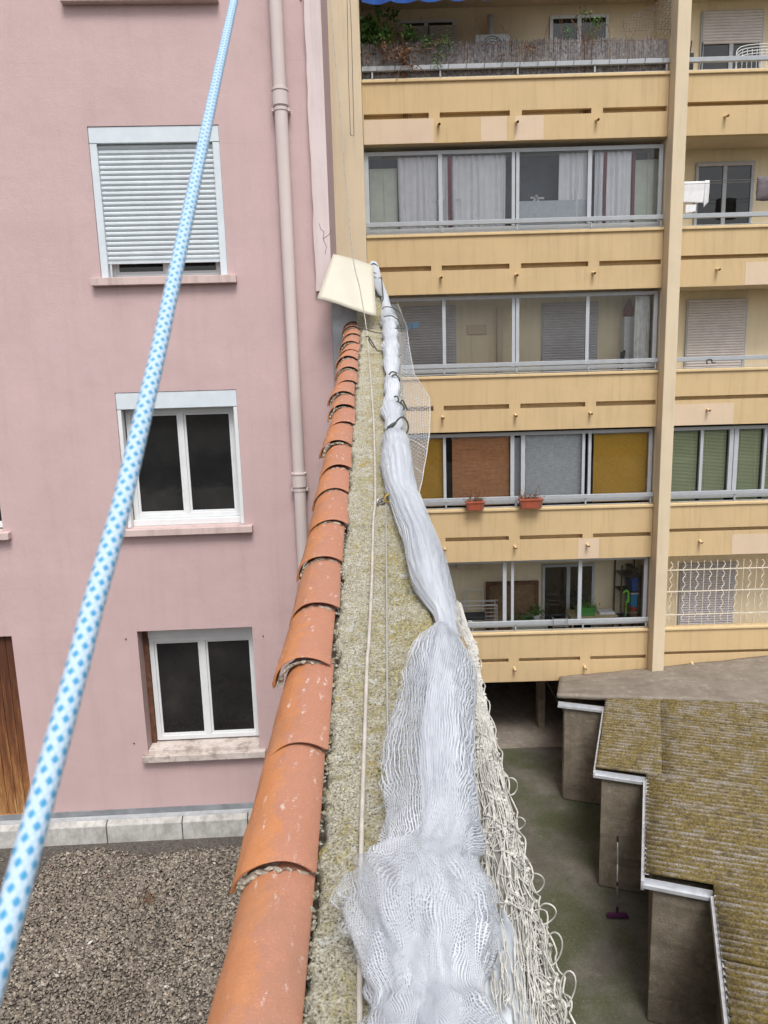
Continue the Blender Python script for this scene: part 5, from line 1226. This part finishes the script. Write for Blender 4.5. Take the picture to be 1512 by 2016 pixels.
# trellis
m_ = MB(); a = q3(1225, 62, 15.4); b = q3(1322, -4, 15.4)
for i in range(16): x = a[0]+(b[0]-a[0])*i/15; m_.tube([(x,15.4,a[1]-.1),(x+.05,15.42,a[1]+(b[1]-a[1])*(.45+.55*i/15))], .0035, 4)
for i in range(13): z = a[1]+(b[1]-a[1])*i/12; m_.tube([(a[0]+(b[0]-a[0])*max(0,(i-5)/8),15.4,z),(b[0],15.4,z+.02)], .0035, 4)
for i in range(14): z = a[1]-.1+.1*i; m_.tube([(b[0],15.38,z),(b[0]+.02,16.10,z+.03)], .0035, 4)
tag(m_.build('wire_trellis', M['wire']), 'rusty wire mesh trellis at the right end of the planted balcony', 'trellis')
# awning
x0 = q3(712, 0, 14.9)[0]; x1 = q3(1100, 0, 14.9)[0]; zb2 = q3(900, -5, 14.9)[1]; aw = thing('awning', 'blue awning with a scalloped edge above the planted balcony', 'awning', ((x0+x1)/2, 15.2, zb2)); n_ = 120; G2 = np.zeros((6, n_, 3))
for i in range(6):
    for j in range(n_): u_ = j/(n_-1); G2[i,j] = (x0+(x1-x0)*u_, 14.9+.02*math.sin(u_*40+i*.5), zb2+(.36)*(1-i/5) - (.07*abs(math.sin(u_*3.14*7))+.02 - .05*u_)*(i/5))
m_ = MB(); m_.grid(G2); m_.build('valance', M['bluef'], aw, smooth=True)
m_ = MB(); m_.grid(np.array([[(x0+(x1-x0)*j/19, 14.9+1.3*i/3, zb2+.36+.5*i/3) for j in range(20)] for i in range(4)])); m_.build('canopy', M['bluef'], aw, smooth=True)
# things on the upper right balcony
a = q3(1400, 108, 15.5); m_ = MB()
for z in np.linspace(0, .28, 4): m_.tube(spline([(a[0]+.55,15.6,a[1]-.4+z),(a[0]+.62,15.6,a[1]+z*.6),(a[0]+1.5,15.6,a[1]+.05+z*.6)], 6), .008, 5)
for x in np.linspace(.65, 1.4, 9): m_.tube([(a[0]+x,15.6,a[1]-.45),(a[0]+x,15.6,a[1]+.12)], .006, 4)
tag(m_.build('drying_rack', M['white']), 'white wire drying rack at the top right corner balcony', 'drying rack')
a = q3(1362, 104, 15.45); m_ = MB(); m_.box(a[0]-.04, a[0]+.06, 15.5, 15.6, a[1]-.5, a[1]+.02); m_.tube([(a[0]+.0,15.55,a[1]),(a[0]+.03,15.55,a[1]+.25)], .012, 6); m_.tube([(a[0]+.22,15.55,a[1]-.5),(a[0]+.24,15.55,a[1]+.22)], .014, 6)
tag(m_.build('garden_tools', M['black']), 'dark tool handles beside the pillar on the top right balcony', 'tools')

# ================================================================== garages with the mossy stepped roof
gr = thing('garage_row', 'row of rough rendered garages with a mossy stepped corrugated roof', 'garages', (4.2, 9.5, -8.3))
A20 = math.radians(20); UH = np.array([math.cos(A20), -math.sin(A20)]); VH = np.array([-math.sin(A20), -math.cos(A20)])
CN = [np.array(q) for q in ((3.25,13.24),(3.22,10.72),(3.10,8.15),(3.02,5.62),(2.95,3.1))]
uc = [q @ UH for q in CN]; vc = [q @ VH for q in CN]
def uv3(u, v, z): p = UH*u+VH*v; return (p[0], p[1], z)
def uvbox(mb, u0, u1, v0, v1, z0, z1): return mb.hexa([uv3(u0,v0,z0),uv3(u1,v0,z0),uv3(u1,v1,z0),uv3(u0,v1,z0)][::-1], [uv3(u0,v0,z1),uv3(u1,v0,z1),uv3(u1,v1,z1),uv3(u0,v1,z1)][::-1])
ZG = -6.30
def roofz(u, v): return ZG+.035+.045*(u-uc[1])*.5
for i in range(4):
    mb = MB(); ue = uc[i+1]
    uvbox(mb, uc[i]+.10, ue+.6, vc[i]-.32, vc[i]-.06, -8.29, ZG-.06)                      # the visible step wall
    uvbox(mb, ue+.10, ue+.3, vc[i]-.05, vc[i+1]-.33, -8.29, ZG-.06)
    mb.build('step_wall', M['gwall'], gr, bevel=.015)
    gt = MB()                                                                             # gutter along the step
    for (v0, v1, z0, z1) in ((-.10,.0,-.052,-.046),(-.008,.0,-.046,-.008),(-.10,-.092,-.046,.03)): uvbox(gt, uc[i]-.02, ue+.0, vc[i]+v0, vc[i]+v1, ZG+z0, ZG+z1)
    go = gt.build('gutter', M['zinclight'], gr)
    if i:
        ft = MB(); uvbox(ft, ue-.04, ue+.0, vc[i]+.01, vc[i+1]-.02, ZG-.09, ZG+.035); uvbox(ft, ue+.001, ue+.05, vc[i]+.02, vc[i+1]-.13, ZG+.055, ZG+.06); ft.build('fascia', M['zinclight'], gr)
    else:
        ft = MB(); uvbox(ft, ue-.025, ue+.0, vc[i]+.01, vc[i+1]-.02, ZG-.07, ZG+.03); ft.build('fascia', M['zinclight'], gr)
    # sheets: corrugations run along u
    va, vb = vc[i]-(1.15 if i == 0 else .13), vc[i+1]-.14
    nsh = max(1, int(round((vb-va)/.62))); val = []
    sh = MB(); pitch = .105
    for k in range(nsh):
        v0 = va+(vb-va)*k/nsh-.05; v1 = va+(vb-va)*(k+1)/nsh
        for (u0, u1, dz) in (((ue+.012, ue+1.0, .005), (ue+.97, ue+6.5, .0)) if i == 0 else ((ue+.012, ue+6.5, .0),)):
            nv = int((v1-v0)/pitch*9); vs = np.linspace(v0, v1, nv); nu = 16; us = np.linspace(u0, u1, nu); j_ = rng.normal(0, .004)
            Gc = np.zeros((nv, nu, 3))
            for a in range(nv):
                w_ = .027*math.cos(2*math.pi*(vs[a]-va)/pitch)
                for b in range(nu):
                    z = roofz(us[b], vs[a])+w_+dz+j_+.014*(a/nv)+.006*(vnoise(np.array([us[b]*2]), np.array([vs[a]*2]), 4)[0]-.5)
                    xy = UH*us[b]+VH*vs[a]; yf = np.interp(xy[0], [3.27,5.2,7.04,10.5], [13.46,13.16,12.80,12.1])
                    if i == 0 and xy[1] > yf+.06: z -= .35
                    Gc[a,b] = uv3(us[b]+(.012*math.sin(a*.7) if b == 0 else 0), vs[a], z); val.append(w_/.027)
            sh.grid(Gc)
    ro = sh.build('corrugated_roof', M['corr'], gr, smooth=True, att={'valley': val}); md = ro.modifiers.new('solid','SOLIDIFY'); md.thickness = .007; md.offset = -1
# concrete slab roof behind
fe = [(3.27,13.46,-6.27),(5.2,13.16,-6.25),(7.04,12.80,-6.24),(10.5,12.1,-6.2)]; be = [(3.78,15.29,-6.70),(5.87,15.29,-6.55),(8.35,15.29,-6.35),(11,15.29,-6.2)]
mb = MB(); n1, n2 = 60, 30; Gs = np.zeros((n1, n2, 3)); kk = np.arange(4)
for a in range(n1):
    q = 3*a/(n1-1); f0 = np.array([np.interp(q, kk, [p[i] for p in fe]) for i in range(3)]); b0 = np.array([np.interp(q, kk, [p[i] for p in be]) for i in range(3)])
    for b in range(n2):
        r_ = b/(n2-1); Gs[a,b] = f0*(1-r_)+b0*r_+np.array([0, (.02*(vnoise(np.array([a*.9]), np.array([2.]), 7)[0]-.5) if b == 0 else 0), .02*(vnoise(np.array([a*.35]), np.array([b*.35]), 9)[0]-.5)])
mb.grid(Gs); so_ = mb.build('slab_roof', M['slab'], gr, smooth=True); md = so_.modifiers.new('solid','SOLIDIFY'); md.thickness = .09; md.offset = -1
mb = MB(); mb.hexa([(3.36,13.32,-8.29),(5.5,12.9,-8.29),(5.5,15.25,-8.29),(3.9,15.25,-8.29)], [(3.36,13.32,-6.42),(5.5,12.9,-6.42),(5.5,15.25,-6.82),(3.9,15.25,-6.82)]); mb.build('end_wall', M['gwall'], gr)
# debris line where slab meets the facade
mb = MB(); lv = MB()
for _ in range(70):
    x = rng.choice([rng.uniform(5.6,6.1), rng.uniform(7.5,8.8), rng.uniform(4,9)]); z = np.interp(x, [3.78,5.87,8.35,11], [-6.70,-6.55,-6.35,-6.2]); leaves(lv, (x, 15.2-abs(rng.normal(0,.03)), z+.02), 3, (.02,.02,.01), .02)
tag(lv.build('dry_debris', M['deadleaf']), 'dry leaf litter caught where the grey slab meets the yellow facade', 'litter', kind='stuff')
p = atY(1330, 1330, 14.75); mb = MB(); n_ = 16; Gd = np.zeros((5, n_, 3))
for i in range(5):
    for j in range(n_): a = 6.283*j/n_; r_ = i/4; zz = np.interp(p[0], [3.78,5.87,8.35], [-6.70,-6.55,-6.35])*.75-6.26*.25; Gd[i,j] = (p[0]+.17*r_*math.cos(a)*(1+.2*math.sin(3*a)), 14.75+.10*r_*math.sin(a), zz+.05*(1-r_)+.035)
mb.grid(Gd, wrap=True); tag(mb.build('dark_rag', M['tie'], smooth=True), 'dark crumpled rag on the grey slab near the pillar foot', 'rag')

yl = MB()
for _ in range(60):
    p = atZ(rng.uniform(1010, 1290), rng.uniform(1540, 2010), -8.285)
    if p[0] < .4 or p[0] > 3.0: continue
    leaves(yl, (p[0], p[1], -8.285), 1, (.0,.0,.002), rng.uniform(.012, .03))
tag(yl.build('leaf_litter', M['deadleaf']), 'dry leaf bits scattered over the mossy courtyard floor', 'litter', kind='stuff')
# broom standing in the courtyard
b0 = atZ(1215, 1803, -8.27); top = atY(1216, 1646, b0[1]+.16); bm = thing('broom', 'purple headed broom with a thin grey handle leaning on the garage wall', 'broom', b0)
hp = [b0+np.array([0,0,.05]), top]; MB().tube([b0+np.array([0,.0,.05]), b0*.35+top*.65], .013, 8).build('handle', M['zinc'], bm, smooth=True)
MB().tube([b0*.66+top*.34, top], .011, 8).build('upper_handle', M['zinc'], bm, smooth=True)
MB().tube([top+(b0-top)*.07, top], .017, 8).build('grip', M['black'], bm); MB().tube([b0*.62+top*.38, b0*.57+top*.43], .018, 8).build('collar', M['black'], bm)
hd = MB(); hd.hexa([b0+np.array(q) for q in ((-.17,-.04,0),(.17,-.06,0),(.17,.02,0),(-.17,.04,0))], [b0+np.array(q) for q in ((-.14,-.02,.06),(.14,-.04,.06),(.14,.0,.06),(-.14,.02,.06))]); hd.build('head', M['purple'], bm, bevel=.008)
MB().tube([b0+np.array([0,0,.05]), b0+np.array([0,.0,.16])], .02, 8).build('socket', M['black'], bm)

# lift everything so that the courtyard lies at z = 0 (camera excluded, it is placed already)
for o in list(S.objects):
    if o.parent is None and o.type != 'CAMERA': o.location.z += HZ
